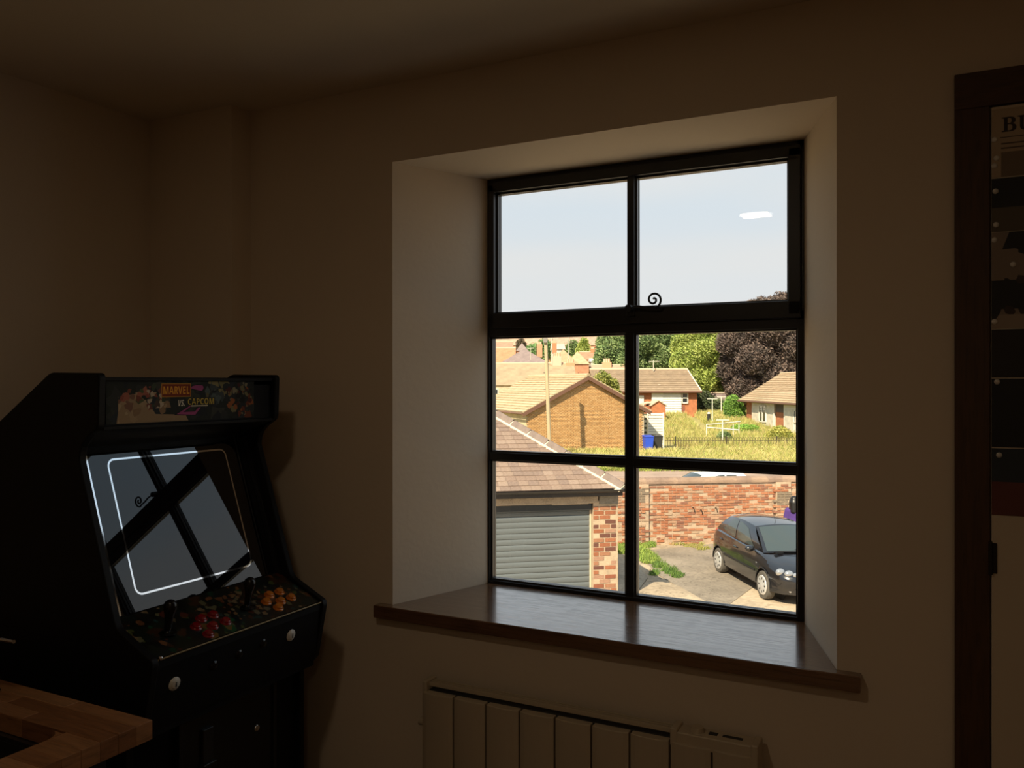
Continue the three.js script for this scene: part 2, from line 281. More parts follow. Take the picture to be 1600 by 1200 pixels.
{
  const prints = [
    [2.212, 2.060, 0.42, 'newspaper_page', 'yellowed newspaper page with a serif headline at the top of the cupboard door', 'newspaper', (g, w, h) => {
      g.fillStyle = '#b7a489'; g.fillRect(0, 0, w, h); g.fillStyle = '#2a1f16'; g.font = 'bold 84px serif'; g.fillText('BUS', 34, 96);
      g.fillRect(30, 116, w - 60, 3); g.fillStyle = '#5b4b3a'; for (let c = 0; c < 4; c++) for (let k = 0; k < 12; k++) if (k < 2 || k > 8 || c % 2) g.fillRect(34 + c * 170, 140 + k * 19, 130 - ((k * 37 + c * 11) % 34), 6);
      g.fillStyle = '#7d6c58'; g.fillRect(34, 178, 130, 130);
    }],
    [2.057, 1.938, 0.40, 'photo_print', 'dark photo print of two figures standing on a pale stage', 'photo', (g, w, h) => {
      g.fillStyle = '#15171a'; g.fillRect(0, 0, w, h); g.fillStyle = '#5e5443'; g.fillRect(0, h * 0.55, w, h * 0.45); figure(g, w * 0.24, h * 0.95, h * 0.85, '#2b3a35', '#14161c', '#6d5a49'); figure(g, w * 0.5, h * 0.95, h * 0.88, '#1b1d22', '#22222a', '#6d5a49'); g.fillStyle = '#5c6b6a'; g.fillRect(w * 0.27, h * 0.25, 60, 26);
    }],
    [1.936, 1.722, 0.40, 'photo_print', 'photo print of seated figures against a pale wall above a dark crowd', 'photo', (g, w, h) => {
      g.fillStyle = '#8b7b6c'; g.fillRect(0, 0, w, h); g.fillStyle = '#16181a'; g.fillRect(0, h * 0.5, w, h * 0.3); blobs(g, w, h * 0.9, 41, ['#1c1a1b', '#3b2b25', '#14171a', '#4c3a2f'], 34, 20, 66); g.fillStyle = '#a08f7e'; g.fillRect(0, h * 0.86, w, h * 0.14); blobs(g, w, h, 44, ['#17181a'], 6, 30, 90);
    }],
    [1.719, 1.612, 0.38, 'photo_print', 'nearly black photo print with a pale cap shape', 'photo', (g, w, h) => {
      g.fillStyle = '#211d1a'; g.fillRect(0, 0, w, h); g.fillStyle = '#0d0d0f'; g.beginPath(); g.ellipse(w * 0.3, h * 0.5, 120, 70, 0, 0, 6.3); g.fill(); g.fillStyle = '#8a7e70'; g.beginPath(); g.ellipse(w * 0.4, h * 0.92, 130, 36, 0.2, 0, 6.3); g.fill();
    }],
    [1.609, 1.456, 0.40, 'photo_print', 'photo print of a figure in a pale sleeveless dress', 'photo', (g, w, h) => {
      g.fillStyle = '#4a4640'; g.fillRect(0, 0, w, h); g.fillStyle = '#15191d'; g.fillRect(0, 0, w * 0.16, h); g.fillStyle = '#6e4a35'; g.beginPath(); g.ellipse(w * 0.4, h * 0.16, 36, 50, 0, 0, 6.3); g.fill(); g.fillRect(w * 0.26, h * 0.28, 40, h * 0.4); g.fillStyle = '#b5a68f'; g.beginPath(); g.moveTo(w * 0.32, h * 0.28); g.lineTo(w * 0.52, h * 0.28); g.lineTo(w * 0.6, h * 0.82); g.lineTo(w * 0.3, h * 0.82); g.fill(); g.fillStyle = '#7b5a44'; g.fillRect(w * 0.36, h * 0.82, 34, h * 0.18);
    }],
    [1.453, 1.304, 0.40, 'photo_print', 'dim purple photo print of a figure in stage light', 'photo', (g, w, h) => {
      g.fillStyle = '#2a3540'; g.fillRect(0, 0, w, h); g.fillStyle = '#6b3a35'; g.fillRect(0, h * 0.5, w * 0.4, h * 0.5); g.fillStyle = '#43223f'; g.beginPath(); g.ellipse(w * 0.5, h * 0.85, 150, 190, 0, 0, 6.3); g.fill(); g.fillStyle = '#1d1518'; g.beginPath(); g.ellipse(w * 0.4, h * 0.22, 60, 80, 0, 0, 6.3); g.fill(); g.fillStyle = '#5d6a70'; g.beginPath(); g.ellipse(w * 0.2, h * 0.25, 30, 34, 0, 0, 6.3); g.fill(); g.fillStyle = '#7c3448'; g.fillRect(w * 0.32, h * 0.45, 60, 110);
    }],
  ];
  for (const [y1, y0, w, nm, label, cat, draw] of prints) {
    const pw = 768, ph = Math.round(768 * (y1 - y0) / w);
    const m = std([1, 1, 1], 0.45, { map: canvasTex(pw, ph, draw) });
    const o = mesh(nm, new THREE.BoxGeometry(w, y1 - y0, 0.0012), m); o.position.set(1.6435 + w / 2, (y0 + y1) / 2, 0.0172); tag(o, label, cat);
  }
  const pinMat = phys([0.75, 0.72, 0.66], 0.18);
  const pinGeo = new THREE.SphereGeometry(0.0062, 16, 8, 0, 6.2832, 0, Math.PI / 2).rotateX(Math.PI / 2).scale(1, 1, 0.6);
  const at = ['on the newspaper margin beside its upper columns', 'on the newspaper below its headline columns', 'on the newspaper edge beside its photograph', 'at the upper edge of the photo with two standing figures', 'at the lower edge of the photo with two standing figures', 'at the corner of the photo of seated figures', 'in the middle of the photo of seated figures', 'at the foot of the photo of seated figures', 'at the corner of the photo with the pale dress', 'at the corner of the purple stage photo'];
  [[1.649, 2.145], [1.653, 2.103], [1.649, 2.086], [1.651, 2.029], [1.652, 1.954], [1.649, 1.92], [1.685, 1.863], [1.649, 1.737], [1.654, 1.602], [1.658, 1.438]].forEach(([x, y], i) => {
    const o = mesh('drawing_pin', pinGeo, pinMat); o.position.set(x, y, 0.0178); tag(o, `round white drawing pin ${at[i]}`, 'drawing pin', 'white drawing pins on the cupboard door');
  });
}

// ------------------------------------------------------------------ arcade cabinet
{
  const c = thing('arcade_cabinet', 'black upright arcade cabinet with two joysticks beside the worktop', 'arcade cabinet', [0, 0, 0]);
  const Z0 = 0.205, Z1 = 0.83, zc = (Z0 + Z1) / 2, T = 0.02;
  const vinyl = phys([0.006, 0.006, 0.0065], 0.5, { specularIntensity: 0.4 }), panel = phys([0.005, 0.005, 0.0055], 0.55, { specularIntensity: 0.35 }), metalBlack = phys([0.010, 0.010, 0.011], 0.3);
  const chrome = std([0.7, 0.7, 0.72], 0.15, { metalness: 1 });
  // side profile (x, y), rounded corners
  const prof = new THREE.Shape();
  prof.moveTo(-0.93, 0); prof.lineTo(-0.93, 1.345); prof.lineTo(-0.478, 1.620); prof.quadraticCurveTo(-0.465, 1.628, -0.45, 1.628); prof.lineTo(-0.292, 1.626);
  prof.quadraticCurveTo(-0.278, 1.626, -0.278, 1.612); prof.lineTo(-0.282, 1.505); prof.quadraticCurveTo(-0.283, 1.490, -0.298, 1.482); prof.quadraticCurveTo(-0.352, 1.456, -0.352, 1.41);
  prof.lineTo(-0.228, 1.035); prof.quadraticCurveTo(-0.222, 1.015, -0.205, 1.005); prof.lineTo(-0.100, 0.955); prof.quadraticCurveTo(-0.092, 0.95, -0.093, 0.935); prof.lineTo(-0.122, 0.79);
  prof.quadraticCurveTo(-0.126, 0.768, -0.15, 0.762); prof.quadraticCurveTo(-0.182, 0.755, -0.182, 0.73); prof.lineTo(-0.182, 0); prof.closePath();
  for (const z of [Z0, Z1 - T]) {
    mesh('side_panel', new THREE.ExtrudeGeometry(prof, { depth: T - 0.006, bevelEnabled: true, bevelThickness: 0.003, bevelSize: 0.003, bevelOffset: -0.003, bevelSegments: 2, curveSegments: 8 }).translate(0, 0, z + 0.003), vinyl, c);
  }
  const zi0 = Z0 + T, zi1 = Z1 - T;
  mesh('back_panel', box(-0.925, -0.905, 0.03, 1.34, zi0, zi1), panel, c);
  mesh('rear_slope', hull4([[-0.92, 1.325, zi0], [-0.47, 1.598, zi0], [-0.47, 1.598, zi1], [-0.92, 1.325, zi1], [-0.92, 1.34, zi0], [-0.47, 1.613, zi0], [-0.47, 1.613, zi1], [-0.92, 1.34, zi1]]), panel, c);
  const top = mesh('top_panel', box(-0.47, -0.296, 1.596, 1.612, zi0, zi1), panel, c);
  for (const z of [0.40, 0.57]) mesh('screw', new THREE.SphereGeometry(0.006, 10, 6).scale(1, 0.6, 1).translate(-0.31, 1.613, z), panel, top);
  // marquee
  const art = canvasTex(1024, 224, (g, w, h) => {
    g.fillStyle = '#20251f'; g.fillRect(0, 0, w, h);
    blobs(g, w, h, 7, ['#2b2f2c', '#31372c', '#1b1e22', '#3a3b33', '#252b30'], 60, 20, 70);
    g.fillStyle = '#9a8263'; g.beginPath(); g.moveTo(60, h); g.lineTo(75, 130); g.quadraticCurveTo(110, 60, 190, 70); g.quadraticCurveTo(260, 120, 300, 180); g.lineTo(500, 190); g.lineTo(520, h); g.fill();
    g.save(); g.beginPath(); g.rect(70, 60, 420, 170); g.clip(); blobs(g, 400, h, 9, ['#8a6f52', '#a58d6c', '#7d5b48', '#b09a78'], 26, 10, 36); g.restore();
    g.save(); g.translate(90, 50); blobs(g, 190, 60, 12, ['#8d4b3c', '#a1604c', '#4f5a37', '#77412f'], 16, 10, 34); g.restore();
    g.save(); g.translate(250, 30); blobs(g, 120, 120, 15, ['#6e3a30', '#8b4a38', '#b9a890', '#47372b', '#3a4632'], 22, 8, 26); g.restore();
    g.save(); g.translate(640, 0); blobs(g, 190, 110, 18, ['#7d744c', '#8e8256', '#54605e', '#3e4648', '#6a6142'], 22, 12, 36); g.restore();
    g.save(); g.translate(800, 10); blobs(g, 200, 205, 22, ['#9c5a2c', '#73381f', '#161616', '#7c7551', '#4d1f1c', '#8a8468', '#23282a'], 60, 8, 30); g.restore();
    // magenta figure two behind the lettering
    g.save(); g.translate(-26, -12);
    g.fillStyle = '#a0487f'; g.strokeStyle = '#101010'; g.lineWidth = 5;
    g.beginPath(); g.moveTo(545, 52); g.quadraticCurveTo(590, 22, 650, 34); g.quadraticCurveTo(668, 54, 640, 70); g.quadraticCurveTo(600, 62, 545, 52); g.fill(); g.stroke();
    g.beginPath(); g.moveTo(455, 200); g.lineTo(560, 148); g.lineTo(580, 150); g.lineTo(520, 184); g.lineTo(590, 184); g.lineTo(618, 160); g.lineTo(640, 162); g.lineTo(596, 208); g.closePath(); g.fill(); g.stroke();
    g.fillStyle = '#7c2c12'; g.fillRect(366, 26, 196, 72); g.strokeStyle = '#c98a1e'; g.lineWidth = 4; g.strokeRect(366, 26, 196, 72);
    g.fillStyle = '#e8a52a'; g.font = 'bold 58px sans-serif'; g.save(); g.translate(372, 84); g.scale(184 / g.measureText('MARVEL').width, 1.05); g.fillText('MARVEL', 0, 0); g.restore();
    g.fillStyle = '#d8d2c0'; g.font = 'italic bold 46px sans-serif'; g.save(); g.translate(470, 152); g.scale(0.8, 1.05); g.fillText('VS.', 0, 0); g.restore();
    g.font = 'bold 50px sans-serif'; g.save(); g.translate(540, 146); g.scale(196 / g.measureText('CAPCOM').width, 1); g.lineWidth = 9; g.strokeStyle = '#15130c'; g.strokeText('CAPCOM', 0, 0); g.fillStyle = '#c9b04a'; g.fillText('CAPCOM', 0, 0); g.restore();
    g.fillStyle = '#cfc8b0'; g.fillRect(566, 150, 120, 7);
    g.restore();
  });
  const mq = mesh('marquee', rbox(-0.312, -0.296, 1.488, 1.612, zi0, zi1, 0.003), panel, c);
  // Plane faces +x: its left edge is at the nearer end
  mesh('marquee_art', new THREE.PlaneGeometry(0.50, 0.107).rotateY(Math.PI / 2).translate(-0.2945, 1.552, 0.548), phys([1, 1, 1], 0.6, { map: art, specularIntensity: 0.4 }), mq, 'printed marquee with lettering and coloured shapes');
  mesh('marquee_edge', [rbox(-0.30, -0.288, 1.484, 1.494, zi0, zi1, 0.002), rbox(-0.30, -0.288, 1.606, 1.616, zi0, zi1, 0.002)], panel, mq);
  mesh('speaker_panel', hull4([[-0.30, 1.484, zi0], [-0.30, 1.484, zi1], [-0.425, 1.43, zi1], [-0.425, 1.43, zi0], [-0.30, 1.490, zi0], [-0.30, 1.490, zi1], [-0.425, 1.444, zi1], [-0.425, 1.444, zi0]]), panel, c);
  // screen: tilted black glass with thin silver lines; plane through (-0.334, 1.2), leaning back 18.4 degrees
  const th = 18.38 * R, S = (z, y, off = 0) => V(-0.334 - (y - 1.2) * Math.tan(th) + off * Math.cos(th), y + off * Math.sin(th), z);
  const quadOn = (pts, off) => { const p = pts.map(([z, y]) => S(z, y, off)); const g = new THREE.BufferGeometry(); const tri = []; for (let i = 1; i < p.length - 1; i++) tri.push(p[0], p[i], p[i + 1]); g.setFromPoints(tri); g.computeVertexNormals(); return g; };
  const backing = [[zi0, 0.955], [zi1, 0.955], [zi1, 1.455], [zi0, 1.455]];
  const glass = mesh('screen_glass', (() => { const a = backing.map(([z, y]) => S(z, y, -0.008).toArray()), b = backing.map(([z, y]) => S(z, y, 0).toArray()); return hull4([...a, ...b]); })(), phys([0.004, 0.004, 0.005], 0.0, { ior: 1.56 }), c, 'glossy black screen glass');
  const silver = std([0.92, 0.93, 0.95], 0.03, { metalness: 1 });
  function lineStrip(z0, z1, y0, y1, r, w, off) {
    const out = [], inn = [], n = 8;
    const arc = (cz, cy, a0) => { for (let k = 0; k <= n; k++) { const a = (a0 + 90 * k / n) * R; out.push([cz + r * Math.cos(a), cy + r * Math.sin(a)]); inn.push([cz + (r - w) * Math.cos(a), cy + (r - w) * Math.sin(a)]); } };
    arc(z1 - r, y1 - r, 0); arc(z0 + r, y1 - r, 90); arc(z0 + r, y0 + r, 180); arc(z1 - r, y0 + r, 270);
    const pos = []; for (let i = 0; i < out.length; i++) { const j = (i + 1) % out.length; for (const q of [out[i], inn[j], out[j], out[i], inn[i], inn[j]]) pos.push(S(q[0], q[1], off)); }
    const g = new THREE.BufferGeometry().setFromPoints(pos); g.computeVertexNormals(); return g;
  }
  mesh('silver_line', lineStrip(0.312, 0.719, 1.056, 1.402, 0.022, 0.0048, 0.0006), silver, glass, 'thin silver border line');
  mesh('silver_line', lineStrip(0.262, 0.776, 1.002, 1.46, 0.018, 0.0048, 0.0006), silver, glass, 'thin silver border line');
  for (const a of [zi0, zi1 - 0.008]) { const q = [[a, 0.99], [a + 0.008, 0.99], [a + 0.008, 1.43], [a, 1.43]]; mesh('bezel_rail', hull4([...q.map(([z, y]) => S(z, y, 0.0005).toArray()), ...q.map(([z, y]) => S(z, y, 0.02).toArray())]), metalBlack, c); }
  // control deck: from (-0.26, 1.018) at the screen down to (-0.1, 0.948)
  const dA = [-0.27, 1.022], dB = [-0.1, 0.9465], dl = Math.hypot(dB[0] - dA[0], dB[1] - dA[1]), du = [(dB[0] - dA[0]) / dl, (dB[1] - dA[1]) / dl], dn = [-du[1], du[0]];
  const deckAng = Math.atan2(-du[1], du[0]);
  const dk = mesh('control_deck', hull4([[dA[0], dA[1] - 0.02, zi0], [dB[0], dB[1] - 0.02, zi0], [dB[0], dB[1] - 0.02, zi1], [dA[0], dA[1] - 0.02, zi1], [dA[0], dA[1], zi0], [dB[0], dB[1], zi0], [dB[0], dB[1], zi1], [dA[0], dA[1], zi1]]), panel, c);
  const deckArt = canvasTex(1024, 288, (g, w, h) => {
    g.fillStyle = '#2a2a22'; g.fillRect(0, 0, w, h);
    blobs(g, w, h, 51, ['#2e3524', '#3c2a1c', '#5d3b22', '#1d2a2c', '#22302a', '#181814'], 150, 14, 60);
    blobs(g, w, h, 52, ['#8e5a34', '#a06a3e', '#6d7a3e', '#1f5a3c', '#7a3b26', '#8d8a62', '#2d5a5a', '#a9916a'], 110, 6, 26);
    g.save(); g.translate(520, 60); blobs(g, 330, 180, 55, ['#a2683c', '#8e5130', '#b08a5c', '#6a3a26', '#93886a'], 60, 6, 22); g.restore();
    g.save(); g.translate(300, 190); blobs(g, 200, 80, 57, ['#1f7a46', '#2a6238', '#a8803e'], 12, 8, 40); g.restore();
  });
  const artPlane = new THREE.PlaneGeometry(zi1 - zi0 - 0.004, dl - 0.012).rotateX(-Math.PI / 2).rotateY(Math.PI / 2);   // width along z
  artPlane.rotateZ(-deckAng).translate((dA[0] + dB[0]) / 2 + dn[0] * 0.0012, (dA[1] + dB[1]) / 2 + dn[1] * 0.0012, zc);
  mesh('deck_art', artPlane, phys([0.45, 0.45, 0.45], 0.35, { map: deckArt }), dk, 'brightly printed control panel overlay');
  mesh('deck_trim', rod(V(dB[0], dB[1] + 0.001, zi0), V(dB[0], dB[1] + 0.001, zi1), 0.0022), phys([0.30, 0.22, 0.08], 0.3), dk, 'thin brass coloured edge strip');
  const onDeck = (x, z, off = 0) => { const t = (x - dA[0]) / (dB[0] - dA[0]); return V(x + dn[0] * off, dA[1] + t * (dB[1] - dA[1]) + dn[1] * off, z); };
  const btnRing = new THREE.LatheGeometry([[0.0, 0.004], [0.0125, 0.004], [0.0150, 0.0035], [0.0158, 0.0], [0.0158, -0.002]].map((p) => new THREE.Vector2(...p)), 24);
  const btnCap = new THREE.LatheGeometry([[0.0115, 0.003], [0.0115, 0.008], [0.0095, 0.0102], [0.0, 0.0085]].map((p) => new THREE.Vector2(...p)), 24);
  const cols = { orange: phys([0.60, 0.17, 0.012], 0.12, { clearcoat: 1, clearcoatRoughness: 0.05 }), red: phys([0.24, 0.006, 0.012], 0.12, { clearcoat: 1, clearcoatRoughness: 0.05 }) };
  const layout = { orange: [[-0.187, 0.35], [-0.187, 0.308], [-0.152, 0.297], [-0.166, 0.384], [-0.152, 0.340], [-0.132, 0.372]], red: [[-0.180, 0.606], [-0.180, 0.566], [-0.145, 0.556], [-0.160, 0.641], [-0.145, 0.600], [-0.124, 0.634]] };
  for (const k of ['orange', 'red']) for (const [x, z] of layout[k]) {
    const b = mesh('button', btnRing, cols[k], c, `glossy ${k} push button`); b.rotation.z = -deckAng; b.position.copy(onDeck(x, z, 0.001));
    const p = mesh('plunger', btnCap, cols[k], b);
  }
  for (const [x, z] of [[-0.172, 0.72], [-0.172, 0.452]]) {
    const j = mesh('joystick', new THREE.LatheGeometry([[0, 0], [0.023, 0], [0.023, 0.002], [0.006, 0.004], [0.0085, 0.008], [0.0095, 0.03], [0.0115, 0.046], [0.0152, 0.060], [0.0165, 0.068], [0.0145, 0.078], [0.008, 0.0835], [0, 0.085]].map((p) => new THREE.Vector2(...p)), 24), phys([0.006, 0.006, 0.006], 0.25), c, 'black bat top joystick');
    j.rotation.z = -deckAng * 0.4; j.position.copy(onDeck(x, z, 0.001));
    const w = mesh('dust_washer', cyl(0.021, 0.021, 0.002, 24), metalBlack, j);
  }
  // front of the control box
  mesh('control_box_front', hull4([[-0.124, 0.775, zi0], [-0.124, 0.775, zi1], [-0.16, 0.775, zi1], [-0.16, 0.775, zi0], [-0.0995, 0.945, zi0], [-0.0995, 0.945, zi1], [-0.13, 0.945, zi1], [-0.13, 0.945, zi0]]), panel, c);
  mesh('control_box_floor', box(-0.20, -0.128, 0.757, 0.775, zi0, zi1), panel, c);
  const frontX = (y) => -0.0995 - (0.945 - y) * (0.0245 / 0.17), fTilt = Math.atan(0.0245 / 0.17);
  const white = phys([0.68, 0.64, 0.55], 0.3), ink = std([0.01, 0.01, 0.01], 0.6);
  const startRing = new THREE.LatheGeometry([[0, 0.007], [0.010, 0.0065], [0.0105, 0.004], [0.0135, 0.004], [0.0165, 0.002], [0.0168, 0]].map((p) => new THREE.Vector2(...p)), 28).rotateZ(-Math.PI / 2);
  for (const [y, z] of [[0.873, 0.752], [0.881, 0.346]]) {
    const b = mesh('start_button', startRing, white, c, 'round white start button with a dark figure'); b.position.set(frontX(y), y, z); b.rotation.z = -fTilt;
    mesh('mark', [new THREE.CircleGeometry(0.0021, 12).translate(0, 0.0042, 0), new THREE.PlaneGeometry(0.004, 0.0078).translate(0, -0.002, 0)].map((g) => g.rotateY(Math.PI / 2).translate(0.0074, 0, 0)), ink, b, 'small dark standing figure mark');
  }
  const smallBtn = new THREE.LatheGeometry([[0, 0.006], [0.008, 0.0055], [0.0085, 0.003], [0.012, 0.002], [0.0125, 0]].map((p) => new THREE.Vector2(...p)), 20).rotateZ(-Math.PI / 2);
  for (const [y, z] of [[0.880, 0.629], [0.884, 0.544], [0.889, 0.457]]) { const b = mesh('front_button', smallBtn, phys([0.007, 0.007, 0.008], 0.12), c, 'small black push button'); b.position.set(frontX(y), y, z); b.rotation.z = -fTilt; }
  mesh('corner_stud', [new THREE.SphereGeometry(0.006, 12, 8).translate(-0.098, 0.951, zi1 - 0.008)], chrome, c, 'bright corner stud');
  // lower front with coin door
  const lf = mesh('lower_front', box(-0.215, -0.2, 0.09, 0.76, zi0, zi1), panel, c);
  mesh('kick_plate', box(-0.22, -0.19, 0.0, 0.09, zi0, zi1), panel, c);
  const cd = mesh('coin_door', rbox(-0.2, -0.188, 0.36, 0.728, 0.335, 0.665, 0.003), metalBlack, c);
  mesh('door_rim', [rbox(-0.2, -0.181, 0.728, 0.74, 0.325, 0.675, 0.002), rbox(-0.2, -0.181, 0.35, 0.362, 0.325, 0.675, 0.002), rbox(-0.2, -0.181, 0.35, 0.74, 0.325, 0.337, 0.002), rbox(-0.2, -0.181, 0.35, 0.74, 0.663, 0.675, 0.002)], metalBlack, cd);
  mesh('coin_entry', [rbox(-0.19, -0.178, 0.60, 0.69, 0.565, 0.60, 0.003), rbox(-0.19, -0.17, 0.585, 0.60, 0.56, 0.605, 0.002)], phys([0.02, 0.02, 0.02], 0.35), cd);
  mesh('lock', new THREE.LatheGeometry([[0, 0.006], [0.007, 0.006], [0.009, 0.003], [0.0095, 0]].map((p) => new THREE.Vector2(...p)), 20).rotateZ(-Math.PI / 2).translate(-0.188, 0.622, 0.40), chrome, cd, 'small chrome lock');
}

// ------------------------------------------------------------------ worktop, sink and tap
{
  const X1 = 0.081, Z0 = 0.972, Z1 = 1.62, XL = RX0, y0 = 0.86, y1 = 0.90;
  const base = thing('base_cupboard', 'dark kitchen cupboard under the wooden worktop', 'cupboard', [0, 0, 0]);
  const dark = phys([0.012, 0.013, 0.015], 0.5);
  const zb0 = 1.02, zb1 = 1.58;
  mesh('body', [box(XL + 0.002, 0.0, 0.1, 0.118, zb0, zb1), box(-0.018, 0.0, 0.1, 0.86, zb0, zb1), box(XL + 0.002, XL + 0.02, 0.1, 0.86, zb0, zb1), box(XL + 0.02, -0.018, 0.118, 0.86, zb0, zb0 + 0.016)], dark, base);
  mesh('plinth', box(XL + 0.002, -0.04, 0, 0.1, zb0 + 0.04, zb1 - 0.04), dark, base);
  for (const [a, b] of [[XL + 0.004, -0.51], [-0.506, -0.002]]) { const dr = mesh('door', rbox(a, b, 0.12, 0.855, zb1, zb1 + 0.018, 0.002), dark, base); mesh('handle', rod(V((a + b) / 2 - 0.07, 0.8, zb1 + 0.04), V((a + b) / 2 + 0.07, 0.8, zb1 + 0.04), 0.005), std([0.6, 0.6, 0.6], 0.3, { metalness: 1 }), dr); }
  // worktop of glued staves running along the wall-to-end direction, with a cutout for the sink
  const wt = thing('worktop', 'block wood worktop made of glued staves with a sink cutout', 'worktop', [0, 0, 0]);
  const tones = [[0.42, 0.20, 0.085], [0.36, 0.165, 0.068], [0.48, 0.245, 0.11], [0.31, 0.135, 0.055], [0.44, 0.22, 0.10]].map((c) => phys(c, 0.38, { map: rep(oakTex, 1.6, 3) }));
  const r = rng(77), hx0 = -0.62, hx1 = -0.022, hz0 = 1.10, hz1 = 1.50, sw = 0.0405;
  for (let k = 0; k < 16; k++) {
    const za = Z0 + k * sw, zb = Math.min(Z1, za + sw - 0.0006);
    let x = X1, first = true;
    while (x > XL + 0.01) {
      const L = (first ? 0.1 + 0.3 * r() : 0.28 + 0.3 * r()); first = false;
      let a = Math.max(XL + 0.002, x - L); const b = x - (x === X1 ? 0 : 0.0006); x = a; if (a < XL + 0.06) a = XL + 0.002;
      const mat = tones[Math.floor(r() * tones.length)];
      const cut = zb > hz0 && za < hz1;
      const segs = !cut ? [[a, b]] : [[a, Math.min(b, hx0)], [Math.max(a, hx1), b]];
      for (const [p, q] of segs) if (q - p > 0.004) mesh('stave', rbox(p, q, y0, y1, za, zb, 0.0012, 1), mat, wt);
      if (a <= XL + 0.003) break;
    }
  }
  // curved inner corner of the cutout
  for (const [cx, cz, sx, sz] of [[hx1, hz0, -1, 1], [hx1, hz1, -1, -1], [hx0, hz0, 1, 1], [hx0, hz1, 1, -1]]) {
    const q = 0.035, f = [[cx, cz]]; for (let i = 0; i <= 8; i++) { const a = i / 8 * Math.PI / 2; f.push([cx + sx * q * (1 - Math.cos(a)), cz + sz * q * (1 - Math.sin(a))]); }
    mesh('cutout_corner', prism('y', f, y0, y1), tones[1], wt);
  }
  const s = thing('sink', 'dark rounded sink set into the wooden worktop', 'sink', [0, 0, 0]);
  const sinkMat = phys([0.02, 0.018, 0.016], 0.35);
  const outer = new THREE.Shape(), rr = (sh, x0, x1, z0, z1, q) => { sh.moveTo(x0 + q, z0); sh.lineTo(x1 - q, z0); sh.quadraticCurveTo(x1, z0, x1, z0 + q); sh.lineTo(x1, z1 - q); sh.quadraticCurveTo(x1, z1, x1 - q, z1); sh.lineTo(x0 + q, z1); sh.quadraticCurveTo(x0, z1, x0, z1 - q); sh.lineTo(x0, z0 + q); sh.quadraticCurveTo(x0, z0, x0 + q, z0); return sh; };
  rr(outer, hx0 - 0.014, hx1 + 0.014, hz0 - 0.014, hz1 + 0.014, 0.004); outer.holes.push(rr(new THREE.Path(), hx0 + 0.004, hx1 - 0.004, hz0 + 0.004, hz1 - 0.004, 0.03));
  mesh('rim', new THREE.ExtrudeGeometry(outer, { depth: 0.01, bevelEnabled: false, curveSegments: 8 }).rotateX(Math.PI / 2).translate(0, 0.859, 0), sinkMat, s);
  mesh('bowl', [box(hx0 + 0.002, hx0 + 0.006, 0.70, 0.849, hz0, hz1), box(hx1 - 0.006, hx1 - 0.002, 0.70, 0.849, hz0, hz1), box(hx0, hx1, 0.70, 0.849, hz0 + 0.001, hz0 + 0.005), box(hx0, hx1, 0.70, 0.849, hz1 - 0.005, hz1 - 0.001), box(hx0, hx1, 0.696, 0.702, hz0, hz1)], sinkMat, s);
  mesh('drain', cyl(0.04, 0.04, 0.004, 24).translate((hx0 + hx1) / 2, 0.704, (hz0 + hz1) / 2), std([0.5, 0.5, 0.5], 0.3, { metalness: 1 }), s);
  const tp = thing('tap', 'chrome mixer tap with a side lever on the worktop edge by the arcade cabinet', 'tap', [-0.375, 0.90, 1.04]);
  const chrome = std([0.6, 0.6, 0.62], 0.12, { metalness: 1 });
  mesh('body', new THREE.LatheGeometry([[0.026, 0], [0.026, 0.006], [0.019, 0.012], [0.019, 0.15], [0.016, 0.16], [0, 0.162]].map((p) => new THREE.Vector2(...p)), 24), chrome, tp);
  mesh('spout', new THREE.TubeGeometry(new THREE.CatmullRomCurve3([V(0, 0.15, 0), V(0, 0.26, 0), V(0, 0.30, 0.05), V(0, 0.30, 0.11), V(0, 0.26, 0.15), V(0, 0.23, 0.155)]), 40, 0.011, 12), chrome, tp);
  mesh('lever', rod(V(0.015, 0.128, 0), V(0.098, 0.131, 0), 0.006, 0.004, 12), chrome, tp);
}

// ------------------------------------------------------------------ outdoors: the ground
const mott = (x, y = x) => rep(mottleTex, x, y);
const stainTex = tex(512, 512, (u, v) => { const a = fbm(u * 5, v * 5, 71, 5, 5), b = fbm(u * 90, v * 90, 72, 90, 2), c = Math.abs(fbm(u * 7, v * 7, 73, 7, 4) - 0.5); const n = 0.80 + 0.75 * (a - 0.5) + 0.35 * (b - 0.5) - (c < 0.008 ? 0.22 : 0); return [n, n * 0.985, n * 0.96]; });
const concreteMat = std([0.52, 0.42, 0.30], 0.95, { map: rep(stainTex, 0.16), bumpMap: rep(grainTex, 1.5), bumpScale: 0.006 });
const slabMat = std([0.44, 0.375, 0.285], 0.95, { map: rep(stainTex, 0.2), bumpMap: rep(grainTex, 1.5), bumpScale: 0.004 });
const asphaltMat = std([0.33, 0.28, 0.22], 0.95, { map: rep(stainTex, 0.22), bumpMap: rep(grainTex, 3), bumpScale: 0.008 });
const soilMat = std([0.42, 0.36, 0.13], 1, { map: mott(0.15) });
const pathMat = std([0.46, 0.33, 0.25], 0.95, { map: mott(0.4) });
function land(fn, nx, nd, X0, X1, D0, D1, s = 1) {         // a sheet of ground over the outdoor frame, in world coordinates
  const g = patch((u, v) => { const X = X0 + (X1 - X0) * u, D = D0 * (D1 / D0) ** v; return O(X, D, fn(X, D)); }, nx, nd);
  const q = g.toNonIndexed(), p = q.attributes.position, uv = new Float32Array(p.count * 2); for (let i = 0; i < p.count; i++) { uv[2 * i] = p.getX(i) / s; uv[2 * i + 1] = p.getZ(i) / s; }
  q.setAttribute('uv', new THREE.BufferAttribute(uv, 2)); q.computeVertexNormals(); return q;
}
